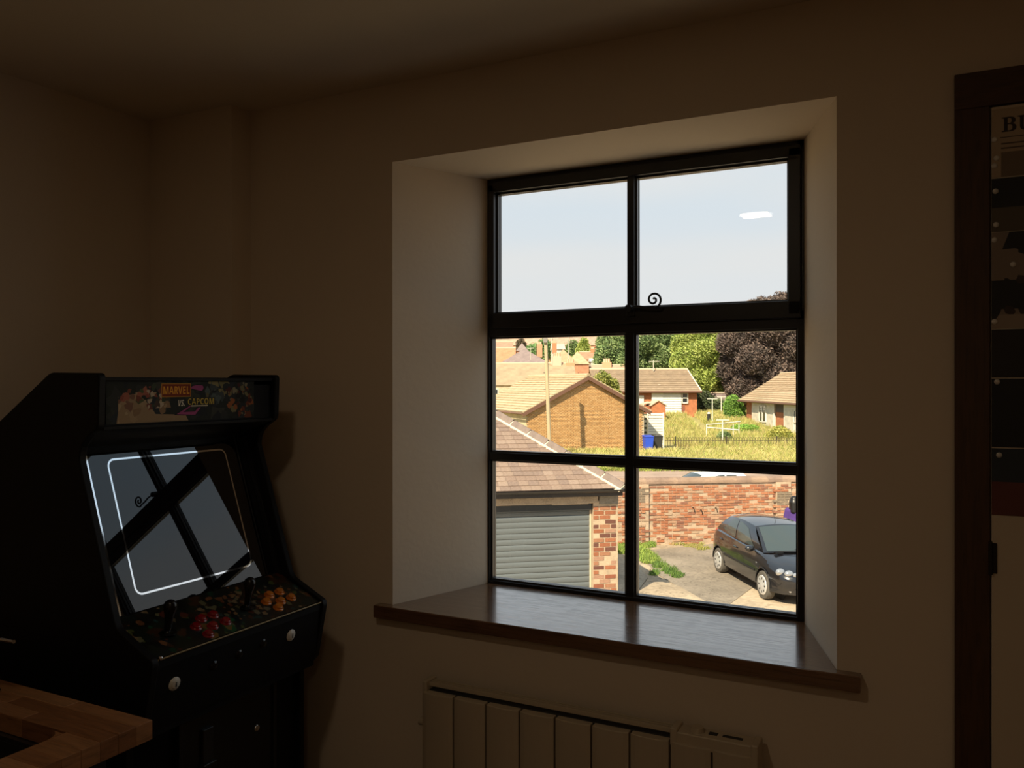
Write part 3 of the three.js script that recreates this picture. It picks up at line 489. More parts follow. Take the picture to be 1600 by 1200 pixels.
function flatPoly(pts, h, thick) {                          // a slab from photo points that lie on the yard
  const w = pts.map(([x, y]) => { const D = 4.5 * 1300 / (y - 598.6); return O(XP(x, D), D); });
  return prism('y', w.map((p) => [p.x, p.z]), GROUND + h - thick, GROUND + h);
}
struct('ground_yard', land(() => 0, 8, 8, -25, 30, 4, 24.6), concreteMat, 'sunlit pale concrete of the back yard');
tag(mesh('asphalt_patch', flatPoly([[1000, 862], [1120, 850], [1300, 880], [1178, 917], [1130, 952], [1103, 941], [1050, 912], [1024, 896], [1005, 872]], 0.012, 0.05), asphaltMat), 'grey weathered asphalt of the yard beside the car', null, null, 'structure');
tag(mesh('paving_slab', flatPoly([[940, 868], [992, 880], [1012, 904], [985, 940], [930, 960]], 0.03, 0.08), slabMat), 'smooth grey concrete slab beside the garage pillar', null, null, 'structure');
tag(mesh('paving_slab', flatPoly([[1013, 906], [1060, 918], [1103, 943], [1090, 990], [940, 985], [987, 941]], 0.035, 0.08), concreteMat), 'pale concrete slab with a cracked weedy edge', null, null, 'structure');
struct('ground_path', land(() => 0.0, 8, 4, -40, 45, 24.6, 43), pathMat, 'pinkish path behind the garden wall');
struct('ground_meadow', land((X, D) => landH(X, D) - 0.02, 60, 40, -160, 230, 43, 620), soilMat, 'grassy land rising behind the yard');

// ------------------------------------------------------------------ grass and weeds
function bladeTuft(n, seed, w, spread) {                    // a few bent blades, one metre tall
  const r = rng(seed), pos = [];
  for (let k = 0; k < n; k++) {
    const a = r() * 6.283, x = (r() - 0.5) * spread, z = (r() - 0.5) * spread, hgt = 0.6 + 0.4 * r(), lx = (r() - 0.5) * 0.6, lz = (r() - 0.5) * 0.6, dx = Math.cos(a) * w / 2, dz = Math.sin(a) * w / 2;
    const p = (t) => [x + lx * t * t, hgt * t, z + lz * t * t], q = [p(0), p(0.55), p(1)];
    pos.push(q[0][0] - dx, 0, q[0][2] - dz, q[0][0] + dx, 0, q[0][2] + dz, q[1][0] + dx * 0.7, q[1][1], q[1][2] + dz * 0.7);
    pos.push(q[0][0] - dx, 0, q[0][2] - dz, q[1][0] + dx * 0.7, q[1][1], q[1][2] + dz * 0.7, q[1][0] - dx * 0.7, q[1][1], q[1][2] - dz * 0.7);
    pos.push(q[1][0] - dx * 0.7, q[1][1], q[1][2] - dz * 0.7, q[1][0] + dx * 0.7, q[1][1], q[1][2] + dz * 0.7, ...q[2]);
  }
  const g = new THREE.BufferGeometry(); g.setAttribute('position', new THREE.Float32BufferAttribute(pos, 3)); g.computeVertexNormals(); return g;
}
const leafy = (c) => phys(c, 0.85, { side: THREE.DoubleSide, transmission: 0.25, thickness: 0 });
function scatter(name, label, geo, mat, list, cols, seed, parent) {
  const m = new THREE.InstancedMesh(geo, mat, list.length), r = rng(seed), M = new THREE.Matrix4(), q = new THREE.Quaternion(), c = new THREE.Color();
  list.forEach(([p, s, sy], i) => { q.setFromEuler(new THREE.Euler((r() - 0.5) * 0.3, r() * 6.283, (r() - 0.5) * 0.3)); M.compose(p, q, V(s, sy, s)); m.setMatrixAt(i, M); const k = cols[Math.floor(r() * cols.length)], v = 0.85 + 0.3 * r(); c.setRGB(k[0] * v, k[1] * v, k[2] * v); m.setColorAt(i, c); });
  m.castShadow = m.receiveShadow = true;
  if (parent) { m.name = name; parent.add(m); m.userData.kind = 'stuff'; if (label) m.userData.label = label; } else { m.name = numbered(name); scene.add(m); tag(m, label, null, null, 'stuff'); }
  return m;
}
{
  const r = rng(301), list = [], tuft = bladeTuft(9, 5, 0.05, 0.7);
  const gx = (u) => u;
  while (list.length < 26000) {                            // tall dry grass in front of and behind the railings
    const D = 43 + (r() ** 1.2) * 42, px = 760 + r() * 540, X = XP(px, D);
    const pathway = D > 66 && Math.abs(X - (15.6 + (D - 66) * 0.12)) < 0.7;
    if (pathway || (X < 12 && D > 53.5)) continue;
    const hgt = D < 45 ? 0.12 + 0.1 * r() : D < 55 ? 0.22 + 0.3 * r() : 0.3 + 0.5 * r();
    list.push([O(X, D, landH(X, D) - 0.02), 0.7 + 0.6 * r(), hgt]);
  }
  scatter('grass', 'tall dry golden grass of the meadow round the railings', tuft, leafy([1, 1, 1]), list, [[0.55, 0.47, 0.15], [0.62, 0.54, 0.20], [0.46, 0.46, 0.12], [0.38, 0.42, 0.09], [0.60, 0.50, 0.22]], 302);
  const gl = []; while (gl.length < 5000) { const D = 42.6 + r() * 6, px = 760 + r() * 540; gl.push([O(XP(px, D), D, 0), 0.5 + 0.5 * r(), 0.10 + 0.12 * r()]); }
  scatter('grass', 'short green grass verge behind the brick garden wall', tuft, leafy([1, 1, 1]), gl, [[0.30, 0.42, 0.05], [0.42, 0.48, 0.08], [0.24, 0.36, 0.04]], 303);
}
function yardAt(x, y) { const D = 4.5 * 1300 / (y - 598.6); return [XP(x, D), D]; }
{
  const leafG = bladeTuft(14, 8, 0.09, 0.8), r = rng(410);
  const clump = (name, label, spots, cols, n, seed, hgt, sc) => { const list = []; for (let k = 0; k < n; k++) { const s = spots[Math.floor(r() * spots.length)], a = r() * 6.283, q = Math.sqrt(r()), px = s[0] + Math.cos(a) * q * s[2], py = s[1] + Math.sin(a) * q * s[3]; const [X, D] = yardAt(px, py); list.push([O(X, D, 0.01), sc * (0.6 + 0.6 * r()), hgt * (0.5 + 0.8 * r())]); } scatter(name, label, leafG, leafy([1, 1, 1]), list, cols, seed); };
  const fresh = [[0.26, 0.38, 0.06], [0.36, 0.46, 0.09], [0.19, 0.29, 0.05]];
  clump('weeds', 'fresh green weeds along the foot of the garden wall beside the garage', [[972, 858, 8, 8], [990, 862, 14, 9], [1004, 869, 12, 8], [1016, 876, 10, 6], [1012, 853, 10, 3]], fresh, 420, 411, 0.13, 0.26);
  clump('weeds', 'dark green weeds growing in the crack between the concrete slabs', [[1030, 884, 9, 5], [1046, 893, 11, 5], [1057, 900, 6, 4], [1022, 897, 5, 3]], [[0.10, 0.20, 0.03], [0.16, 0.26, 0.04]], 120, 412, 0.10, 0.22);
  clump('weeds', 'thin dry weeds at the wall foot beyond the car', [[1085, 853, 16, 4], [1098, 858, 10, 3], [1060, 851, 18, 2]], [[0.36, 0.36, 0.08], [0.44, 0.38, 0.14]], 70, 413, 0.09, 0.2);
}

// ------------------------------------------------------------------ garage with roller door
const brickTones = [[0.42, 0.15, 0.07], [0.47, 0.18, 0.09], [0.37, 0.13, 0.07], [0.48, 0.23, 0.13], [0.20, 0.085, 0.06], [0.52, 0.30, 0.20], [0.43, 0.16, 0.08]].map((c) => std(c, 0.92, { map: mott(2), bumpMap: rep(grainTex, 6), bumpScale: 0.003 }));
const mortarMat = std([0.62, 0.48, 0.33], 0.98, { map: mott(1.5), bumpMap: rep(grainTex, 5), bumpScale: 0.006 });
{
  const D0 = 16.8, X0 = XP(966, D0), turn = 11 * R;
  const g = outThing('garage', 'brick garage with grey roller door and hipped brown tiled roof', 'garage', X0, D0, 0, turn);
  const eave = 2.36, pw = 0.53;
  // walls behind
  mesh('wall', [box(-0.02, 0.0, 0, eave, -5.9, -0.3), box(-7.2, -7.0, 0, eave, -5.9, 0), box(-7.2, 0, 0, eave, -6.1, -5.9), box(-7.2, -3.6, 0, eave, -0.22, -0.01)], mortarMat, g);
  // brick pillar
  const core = mesh('pillar', box(-pw + 0.006, -0.006, 0, 2.13, -0.33, -0.008), mortarMat, g, 'brick gate pillar with wide pale mortar joints');
  const r = rng(88), bl = 0.215, bh = 0.072, j = 0.020;
  const full = new THREE.BoxGeometry(bl, bh, 0.10), half = new THREE.BoxGeometry(0.102, bh, 0.10), side = new THREE.BoxGeometry(0.10, bh, bl);
  for (let k = 0; k < 22; k++) {
    const y = 0.05 + k * (bh + j); let x = -pw + 0.012;
    const row = k % 2 ? [half, full, half] : [full, full]; let i = 0;
    const even = k % 2 ? [0.102, 0.215, 0.102] : [0.215, 0.215];
    for (const w of even) {
      const worn = r() < (k < 7 ? 0.28 : 0.10) || (i === 2 && r() < 0.3);
      const dark = i === even.length - 1 && k > 10 && r() < 0.6;
      if (!worn) { const b = mesh('brick', w > 0.15 ? full : half, dark ? brickTones[4] : brickTones[Math.floor(r() * 7)], core); b.position.set(x + w / 2, y, -0.052 + r() * 0.006); }
      x += w + (k % 2 ? 0.026 : 0.03); i++;
    }
    const s = mesh('brick', side, brickTones[Math.floor(r() * 7)], core); s.position.set(-0.052 + r() * 0.004, y, -0.22 + (k % 2) * 0.05);
  }
  mesh('pad_stone', rbox(-0.40, 0.0, 2.06, 2.27, -0.32, 0.012, 0.012), std([0.40, 0.35, 0.28], 0.95, { map: mott(2), bumpMap: rep(grainTex, 4), bumpScale: 0.02 }), g, 'rough grey stone block over the pillar');
  mesh('lintel', [rbox(-7.0, -0.42, 2.085, 2.26, -0.25, 0.0, 0.015), rbox(-2.7, -1.5, 2.09, 2.255, -0.2, 0.006, 0.012), rbox(-1.38, -0.62, 2.07, 2.24, -0.2, 0.008, 0.016)], std([0.58, 0.46, 0.33], 0.95, { map: mott(1.2), bumpMap: rep(grainTex, 3), bumpScale: 0.02 }), g, 'weathered pale concrete beam over the door');
  // roller door
  const grey = phys([0.112, 0.130, 0.138], 0.55), greyDark = phys([0.022, 0.025, 0.026], 0.6);
  const door = new THREE.Group(); door.name = 'roller_door'; g.add(door); door.userData.label = 'grey horizontal slat roller door';
  const dx0 = -3.5, dx1 = -pw - 0.035, dz = -0.14;
  const prof = [[dz - 0.012, 0.002], [dz - 0.002, 0.002], [dz + 0.006, 0.016], [dz + 0.011, 0.045], [dz + 0.011, 0.075], [dz + 0.005, 0.102], [dz - 0.002, 0.111], [dz - 0.012, 0.111]];
  const slat = prism('x', prof, dx0, dx1);
  for (let k = 0; k < 17; k++) { const s = mesh('slat', slat, grey, door); s.position.y = 0.03 + k * 0.113; }
  mesh('header_box', rbox(-3.5, -pw - 0.02, 1.945, 2.09, dz - 0.1, -0.03, 0.008), greyDark, door);
  mesh('guide_rail', rbox(-pw - 0.038, -pw - 0.002, 0, 1.95, dz - 0.03, dz + 0.03, 0.003), std([0.62, 0.5, 0.36], 0.7), door);
  mesh('bottom_bar', rbox(dx0, dx1, 0.0, 0.035, dz - 0.02, dz + 0.02, 0.004), greyDark, door);
  // roof: eaves overhang, hips at the right end
  const pitch = 32.5 * R, tp = Math.tan(pitch), run = 3.15, ez = 0.20, ex = 0.05, ey = 2.40;
  const felt = std([0.18, 0.13, 0.10], 0.95);
  const ridgeY = ey + (run + 0) * tp, zR = ez - run;
  mesh('roof_deck', [
    hull4([[-7.4, ey - 0.05, ez], [ex, ey - 0.05, ez], [ex - run, ridgeY - 0.05, zR], [-7.4, ridgeY - 0.05, zR], [-7.4, ey, ez], [ex, ey, ez], [ex - run, ridgeY, zR], [-7.4, ridgeY, zR]]),
    hull4([[ex, ey - 0.05, ez], [ex, ey - 0.05, ez - 2 * run], [ex - run, ridgeY - 0.05, zR], [ex - run, ridgeY - 0.05, zR], [ex, ey, ez], [ex, ey, ez - 2 * run], [ex - run, ridgeY, zR], [ex - run, ridgeY, zR]]),
    hull4([[-7.4, ey - 0.05, ez - 2 * run], [ex, ey - 0.05, ez - 2 * run], [ex - run, ridgeY - 0.05, zR], [-7.4, ridgeY - 0.05, zR], [-7.4, ey, ez - 2 * run], [ex, ey, ez - 2 * run], [ex - run, ridgeY, zR], [-7.4, ridgeY, zR]])], felt, g);
  const tileTones = [[0.40, 0.285, 0.215], [0.36, 0.25, 0.19], [0.44, 0.32, 0.245], [0.33, 0.235, 0.185]].map((c) => std(c, 0.9, { map: mott(2), bumpMap: rep(grainTex, 5), bumpScale: 0.004 }));
  const front = new THREE.Group(); front.name = 'roof_tiling'; g.add(front);
  const sl = run / Math.cos(pitch), ex_ = 0.152, tw = 0.205, rows = Math.floor(sl / ex_);
  const tile = new THREE.BoxGeometry(tw - 0.004, 0.014, ex_ + 0.06).translate(0, 0.012, 0);
  const q = rng(55), spare = []; let count = 0;
  for (let k = 0; k < rows; k++) {
    const s = (k + 0.5) * ex_, yy = ey + s * Math.sin(pitch), zz = ez - s * Math.cos(pitch), xr = ex - s * Math.cos(pitch) - 0.02;
    for (let i = 0; i < 34; i++) {
      const x = xr - 0.02 - (i + (k % 2 ? 0.5 : 0)) * tw; if (x < -6.9) break;
      const lift = 0.004 * q(), tone = Math.floor(q() * 4);
      if (x > -3.3 && count < 298) { const t = mesh('roof_tile', tile, tileTones[tone], front); t.position.set(x - tw / 2 + 0.06, yy + 0.004 + lift, zz); t.rotation.x = pitch - 0.07; count++; } else spare.push(tile.clone().rotateX(pitch - 0.07).translate(x - tw / 2 + 0.06, yy + 0.004, zz));
    }
  }
  const sp = mesh('roof_tiles_beyond', spare, tileTones[0], front); sp.userData.kind = 'stuff';
  const hipMat = std([0.27, 0.205, 0.17], 0.85, { map: mott(2) }), hipLen = Math.hypot(run, run, run * tp), hipDir = V(-run, run * tp, -run).normalize();
  const hipStart = V(ex, ey + 0.03, ez), nHip = 10, hl = hipLen / nHip;
  const zAxis = hipDir.clone(), xAxis = V(-1, 0, 1).normalize(), yAxis = zAxis.clone().cross(xAxis).normalize(), rot = new THREE.Matrix4().makeBasis(xAxis, yAxis, zAxis);
  const hipGeo = prism('z', [[-0.125, -0.085], [-0.02, 0.012], [0.02, 0.012], [0.125, -0.085], [0.11, -0.1], [0.0, -0.012], [-0.11, -0.1]], 0.006, hl - 0.03);
  const bed = std([0.74, 0.64, 0.48], 0.95, { bumpMap: rep(grainTex, 5), bumpScale: 0.01 });
  for (let k = 0; k < nHip; k++) { const t = mesh('hip_tile', hipGeo, hipMat, g, k ? undefined : undefined); t.quaternion.setFromRotationMatrix(rot); t.position.copy(hipStart).addScaledVector(hipDir, k * hl).addScaledVector(yAxis, 0.062); }
  const bedGeo = prism('z', [[-0.165, -0.15], [-0.145, -0.095], [-0.02, -0.01], [0.02, -0.01], [0.145, -0.095], [0.165, -0.15]], -0.012, hipLen);
  const bm = mesh('mortar_bed', bedGeo, bed, g, 'pale mortar bedding under the hip tiles'); bm.quaternion.setFromRotationMatrix(rot); bm.position.copy(hipStart).addScaledVector(yAxis, 0.052);
  mesh('ridge_tile', rod(V(-7.4, ridgeY + 0.02, zR), V(ex - run, ridgeY + 0.02, zR), 0.11, 0.11, 10), hipMat, g);
  // gutter
  const gut = []; for (let i = 0; i <= 8; i++) { const a = Math.PI + Math.PI * i / 8; gut.push([ez + 0.045 + 0.058 * Math.cos(a), 2.385 + 0.058 * Math.sin(a)]); }
  const gutIn = gut.map(([z, y]) => [ez + 0.045 + (z - ez - 0.045) * 0.9, 2.385 + (y - 2.385) * 0.9]).reverse();
  mesh('gutter', [prism('x', [...gut, ...gutIn], -7.4, ex + 0.055), prism('x', gut, ex + 0.055, ex + 0.06)], phys([0.02, 0.018, 0.017], 0.35), g, 'black half round gutter');
  mesh('fascia', box(-7.4, ex - 0.02, 2.25, 2.40, ez - 0.03, ez - 0.012), phys([0.03, 0.024, 0.02], 0.5), g);
  mesh('soffit', box(-7.3, ex - 0.03, 2.262, 2.275, 0.0, ez - 0.03), std([0.05, 0.04, 0.035], 0.7), g);
}

// ------------------------------------------------------------------ garden wall of old bricks
{
  const Da = 22.9, Xa = XP(955, Da), turn = 7.4 * R;
  const w = outThing('garden_wall', 'old red brick garden wall with rounded coping behind the black car', 'wall', Xa, Da, 0, turn);
  const L = 8.4, H = 1.70, cell = [0.225, 0.075], r = rng(19);
  mesh('mortar', [box(-2.5, L, 0, H, -0.34, -0.012), box(-2.5, 1.05, 0, H, -0.3, 0.05)], std([0.68, 0.51, 0.36], 0.98, { map: mott(1), bumpMap: rep(grainTex, 4), bumpScale: 0.012 }), w, 'pale washed mortar');
  const tones = [[0.58, 0.22, 0.105], [0.62, 0.29, 0.155], [0.54, 0.21, 0.105], [0.63, 0.38, 0.24], [0.62, 0.44, 0.30], [0.40, 0.18, 0.115], [0.59, 0.25, 0.13]].map((c) => std(c, 0.95, { map: mott(2), bumpMap: rep(grainTex, 6), bumpScale: 0.004 }));
  const stone = std([0.42, 0.33, 0.24], 0.95, { map: mott(1.5), bumpMap: rep(grainTex, 4), bumpScale: 0.01 });
  const geo = [new THREE.BoxGeometry(0.205, 0.057, 0.1), new THREE.BoxGeometry(0.096, 0.057, 0.1), new THREE.BoxGeometry(0.198, 0.052, 0.1)];
  const put = []; 
  const rows = Math.floor(H / cell[1]);
  for (let k = 0; k < rows; k++) {
    let x = -0.4 + (k % 2 ? 0.1125 : 0), head = k % 5 === 2;
    while (x < L - 0.1) {
      const wd = head ? 0.1125 : 0.225, xm = x + wd / 2, left = xm < 1.02, pier = xm > 4.75 && xm < 5.2;
      if (Math.abs(xm - 1.06) > 0.06) {
        const worn = r() < (k < 9 ? 0.22 : 0.10), tone = (left && k > 15 && k < 21 && xm > 0.55) || (pier && k > 13 && k < 19) ? stone : tones[Math.min(6, Math.floor((k < 8 ? Math.pow(r(), 0.8) : r()) * 7))];
        const z = (left ? 0.062 : pier ? 0.05 : 0) - 0.05 + 0.004 + (r() - 0.5) * 0.014;
        if (!worn || tone === stone) put.push([xm, k * cell[1] + 0.0375 + (r() - 0.5) * 0.006, z, head ? 1 : r() < 0.3 ? 2 : 0, tone, (r() - 0.5) * 0.03]);
      }
      x += wd;
    }
  }
  const px = (p) => p[0] >= -0.1 && p[0] <= 3.4;                 // the stretch left of the car shows most
  let n = 0; const rest = new Map();
  for (const p of put) {
    if (px(p) && n < 298) { const b = mesh('brick', geo[p[3]], p[4], w); b.position.set(p[0], p[1], p[2]); b.rotation.z = p[5]; n++; }
    else { if (!rest.has(p[4])) rest.set(p[4], []); rest.get(p[4]).push(geo[p[3]].clone().rotateZ(p[5]).translate(p[0], p[1], p[2])); }
  }
  for (const [m, l] of rest) { const o = mesh('bricks_beyond', l, m, w); o.userData.kind = 'stuff'; }
  mesh('pier', box(4.75, 5.2, 0, H, -0.02, 0.036), std([0.60, 0.46, 0.32], 0.98, { map: mott(1) }), w);
  // half round coping in short lengths
  const cop = []; for (let i = 0; i <= 10; i++) { const a = Math.PI * i / 10; cop.push([-0.17 + 0.20 * Math.cos(a), 1.735 + 0.13 * Math.sin(a)]); } cop.push([-0.37, 1.70], [0.03, 1.70]);
  const cm = [[0.40, 0.27, 0.19], [0.44, 0.30, 0.21], [0.36, 0.245, 0.18]].map((c) => std(c, 0.95, { map: mott(1.2), bumpMap: rep(grainTex, 5), bumpScale: 0.008 }));
  let x = -0.6; while (x < L) { const l = x < 1.9 ? 0.113 : 0.30 + 0.2 * r(); const c = mesh('coping', prism('x', cop, x + 0.004, x + l), cm[Math.floor(r() * 3)], w); x += l; }
  mesh('coping_bed', prism('x', cop.map(([z, y]) => [-0.17 + (z + 0.17) * 0.975, 1.70 + (y - 1.70) * 0.96]), -2.5, L), std([0.66, 0.52, 0.38], 0.95), w);
  // iron hooks in the wall
  for (const [hx, hy] of [[2.55, 0.95], [2.32, 1.02], [2.98, 1.0]]) mesh('hook', new THREE.TubeGeometry(new THREE.CatmullRomCurve3([V(hx, hy, 0), V(hx + 0.01, hy + 0.01, 0.05), V(hx + 0.03, hy - 0.06, 0.06), V(hx + 0.05, hy - 0.11, 0.03)]), 12, 0.012, 6), std([0.03, 0.02, 0.015], 0.7), w, 'rusty iron hook');
}

// ------------------------------------------------------------------ cars
function buildCar(name, label, paint, X, D, turn, h = 0) {
  const c = outThing(name, label, 'car', X, D, h, turn);
  const glass = phys([0.045, 0.06, 0.06], 0.02, { ior: 1.7 }), trim = phys([0.012, 0.012, 0.013], 0.5), rubber = std([0.10, 0.09, 0.075], 0.9), lamp = phys([0.5, 0.5, 0.5], 0.06, { metalness: 0.7 }), wheelM = std([0.72, 0.72, 0.72], 0.3, { metalness: 0.5 });
  // lower body: stations from tail (z = -1.84) to nose (z = 1.99): [z, half width, bottom, waist, top edge, top centre]
  const st = [[-1.84, 0.52, 0.36, 0.62, 0.80, 0.82], [-1.78, 0.70, 0.27, 0.64, 0.90, 0.92], [-1.55, 0.79, 0.22, 0.64, 0.98, 1.00], [-1.22, 0.815, 0.20, 0.64, 0.985, 1.02], [-0.6, 0.825, 0.19, 0.62, 0.965, 1.02], [0, 0.825, 0.19, 0.60, 0.945, 1.0], [0.6, 0.822, 0.19, 0.60, 0.925, 0.98], [0.95, 0.82, 0.19, 0.60, 0.905, 0.955], [1.22, 0.81, 0.20, 0.58, 0.845, 0.905], [1.5, 0.785, 0.21, 0.56, 0.765, 0.835], [1.75, 0.72, 0.22, 0.53, 0.675, 0.745], [1.90, 0.60, 0.25, 0.50, 0.60, 0.655], [1.98, 0.42, 0.32, 0.47, 0.54, 0.57]];
  const lerpSt = (t) => { const f = t * (st.length - 1), i = Math.min(st.length - 2, Math.floor(f)), u = f - i, a = st[Math.max(0, i - 1)], b = st[i], d = st[i + 1], e = st[Math.min(st.length - 1, i + 2)]; return b.map((_, k) => { const m0 = (d[k] - a[k]) / 2, m1 = (e[k] - b[k]) / 2, u2 = u * u, u3 = u2 * u; return (2 * u3 - 3 * u2 + 1) * b[k] + (u3 - 2 * u2 + u) * m0 + (-2 * u3 + 3 * u2) * d[k] + (u3 - u2) * m1; }); };
  const section = (t, v) => {                                   // v 0..1 from the bottom middle, up the side, to the top middle
    const [z, hw, yb, yw, ye, yt] = lerpSt(t);
    const P = [[0, yb], [hw * 0.86, yb], [hw * 0.965, yb + 0.07], [hw * 0.995, (yb + yw) / 2], [hw, yw], [hw * 0.985, yw + (ye - yw) * 0.5], [hw * 0.925, ye - 0.02], [hw * 0.86, ye + 0.004], [hw * 0.45, ye + (yt - ye) * 0.8], [0, yt]];
    const f = v * (P.length - 1), i = Math.min(P.length - 2, Math.floor(f)), u = f - i; return [P[i][0] + (P[i + 1][0] - P[i][0]) * u, P[i][1] + (P[i + 1][1] - P[i][1]) * u, z];
  };
  const arch = (x, y, z) => { for (const az of [-1.22, 1.22]) if (Math.hypot(z - az, y - 0.30) < 0.345) return true; return false; };
  const NT = 110, NV = 27, pos = [];
  for (const s of [-1, 1]) for (let i = 0; i < NT; i++) for (let k = 0; k < NV; k++) {
    const q = [[i, k], [i + 1, k], [i + 1, k + 1], [i, k + 1]].map(([a, b]) => section(a / NT, b / NV)), m = q.reduce((t, p) => [t[0] + p[0] / 4, t[1] + p[1] / 4, t[2] + p[2] / 4], [0, 0, 0]);
    if (m[0] > 0.5 && arch(...m)) continue;
    const w = q.map((p) => [p[0] * s, p[1], p[2]]), o = s > 0 ? [0, 2, 1, 0, 3, 2] : [0, 1, 2, 0, 2, 3]; for (const e of o) pos.push(...w[e]);
  }
  const bg = new THREE.BufferGeometry(); bg.setAttribute('position', new THREE.Float32BufferAttribute(pos, 3));
  mesh('body', toCreasedNormals(bg, 0.7), paint, c);
  for (const s of [-1, 1]) for (const z of [-1.22, 1.22]) {
    // arch lip and inner liner
    const lip = new THREE.TorusGeometry(0.343, 0.012, 6, 24, Math.PI).rotateY(Math.PI / 2).translate(s * 0.81, 0.30, z);
    mesh('wheel_arch', [lip, new THREE.CylinderGeometry(0.36, 0.36, 0.34, 24, 1, true, 0, Math.PI).rotateZ(Math.PI / 2).rotateX(-Math.PI / 2 * 0 ).translate(s * 0.62, 0.30, z), cyl(0.36, 0.36, 0.02, 24).rotateZ(Math.PI / 2).translate(s * 0.46, 0.32, z)], trim, c);
    const tyre = mesh('tyre', new THREE.LatheGeometry([[0.19, -0.08], [0.27, -0.088], [0.288, -0.07], [0.293, 0], [0.288, 0.07], [0.27, 0.088], [0.19, 0.08]].map((p) => new THREE.Vector2(...p)), 32).rotateZ(Math.PI / 2).translate(s * 0.735, 0.293, z), rubber, c);
    const hub = [new THREE.LatheGeometry([[0, 0.03], [0.04, 0.032], [0.06, 0.02], [0.17, 0.012], [0.195, 0.02], [0.205, 0]].map((p) => new THREE.Vector2(...p)), 32).rotateZ(-Math.PI / 2 * s).translate(s * 0.815, 0.293, z)];
    const wt = mesh('wheel_trim', hub, wheelM, tyre, 'silver wheel trim');
    const holes = []; for (let k = 0; k < 8; k++) holes.push(new THREE.CircleGeometry(0.019, 10).scale(1, 1.7, 1).translate(0, 0.135, 0).rotateZ(k * Math.PI / 4).rotateY(s * Math.PI / 2).translate(s * (0.832), 0.293, z));
    mesh('trim_hole', holes, trim, wt);
  }
  // cabin
  const bez = (a, b, cc, t) => a.clone().multiplyScalar((1 - t) ** 2).addScaledVector(b, 2 * t * (1 - t)).addScaledVector(cc, t * t);
  const beltF = V(0.70, 0.915, 1.02), beltR = V(0.70, 1.0, -1.56), roofF = V(0.535, 1.345, 0.26), roofR = V(0.50, 1.335, -1.22);
  const belt = (t) => V(0.70 + 0.03 * Math.sin(Math.PI * t), beltF.y + (beltR.y - beltF.y) * t, beltF.z + (beltR.z - beltF.z) * t);
  const rail = (t) => V(0.535 - 0.035 * t * t + 0.015 * Math.sin(Math.PI * t), 1.345 + 0.045 * Math.sin(Math.PI * Math.min(1, t * 1.05)) - 0.012 * t, roofF.z + (roofR.z - roofF.z) * t);
  const sideS = (s, off = 0) => (u, v) => { const a = belt(u), b = rail(u), p = a.lerp(b, v); p.x += 0.035 * Math.sin(Math.PI * v) + off; p.x *= s; return p; };
  const sub = (f, u0, u1, v0, v1) => (u, v) => f(u0 + (u1 - u0) * u, v0 + (v1 - v0) * v);
  const roofS = (off = 0) => (u, v) => { const e = rail(v), x = (u * 2 - 1), bulge = 1 - x * x; return V(e.x * x, e.y + 0.045 * bulge + off, e.z + 0.05 * bulge * (v < 0.5 ? 1 : -1) * Math.abs(1 - 2 * v)); };
  const screenS = (off = 0) => (u, v) => { const x = u * 2 - 1, b = 1 - x * x, lo = V(0.70 * x, 0.915 + 0.03 * b, 1.02 + 0.16 * b), hi = V(0.535 * x, 1.345 + 0.045 * b, 0.26 + 0.05 * b), p = lo.lerp(hi, v); p.y += off * 0.8; p.z += off * 0.6 + 0.03 * Math.sin(Math.PI * v); return p; };
  const rearS = (off = 0) => (u, v) => { const x = u * 2 - 1, b = 1 - x * x, lo = V(0.70 * x, 1.0, -1.56 - 0.14 * b), hi = V(0.50 * x, 1.333 + 0.045 * b, -1.22 - 0.05 * b), p = lo.lerp(hi, v); p.z -= off; return p; };
  mesh('cabin', [patch(sideS(1), 24, 8), patch(sideS(-1), 24, 8), patch(roofS(), 20, 24), patch(screenS(), 20, 8), patch(rearS(), 16, 8)], Object.assign(paint.clone(), { side: THREE.DoubleSide }), c);
  const o = 0.006;
  mesh('windscreen', patch(sub(screenS(o), 0.05, 0.95, 0.05, 0.95), 20, 8), glass, c);
  mesh('rear_window', patch(sub(rearS(o), 0.1, 0.9, 0.18, 0.9), 16, 6), glass, c);
  for (const s of [-1, 1]) {
    const f = sideS(s, o), front = (u, v) => f(0.17 + (0.50 - 0.17) * u + (1 - u) * (0.05 * v - 0.02), 0.07 + (0.90 - 0.07) * v * (1 - 0.18 * (1 - u) ** 2)), back = (u, v) => f(0.54 + (0.86 - 0.54) * u - 0.10 * u * v, 0.07 + 0.16 * u ** 3 + (0.90 - 0.07 - 0.16 * u ** 3) * v);
    mesh('side_window', patch(front, 10, 6), glass, c); mesh('side_window', patch(back, 10, 6), glass, c);
    const mir = mesh('door_mirror', new THREE.SphereGeometry(0.095, 20, 14).scale(1.1, 0.72, 0.8).translate(s * 0.86, 0.95, 0.68), paint, c);
    mesh('mirror_arm', rod(V(s * 0.74, 0.93, 0.70), V(s * 0.80, 0.94, 0.69), 0.022), trim, mir);
    mesh('door_handle', rbox(s * 0.822 - 0.012, s * 0.822 + 0.016, 0.80, 0.83, -0.28, -0.12, 0.008), paint, c);
    mesh('door_handle', rbox(s * 0.815 - 0.012, s * 0.815 + 0.016, 0.82, 0.85, -1.12, -0.98, 0.008), paint, c);
    mesh('side_strip', rbox(s * 0.829 - 0.006, s * 0.829 + 0.006, 0.50, 0.545, -0.86, 0.84, 0.005), trim, c);
    mesh('side_repeater', new THREE.SphereGeometry(0.022, 10, 8).scale(0.4, 0.7, 1.3).translate(s * 0.822, 0.70, 0.93), lamp, c);
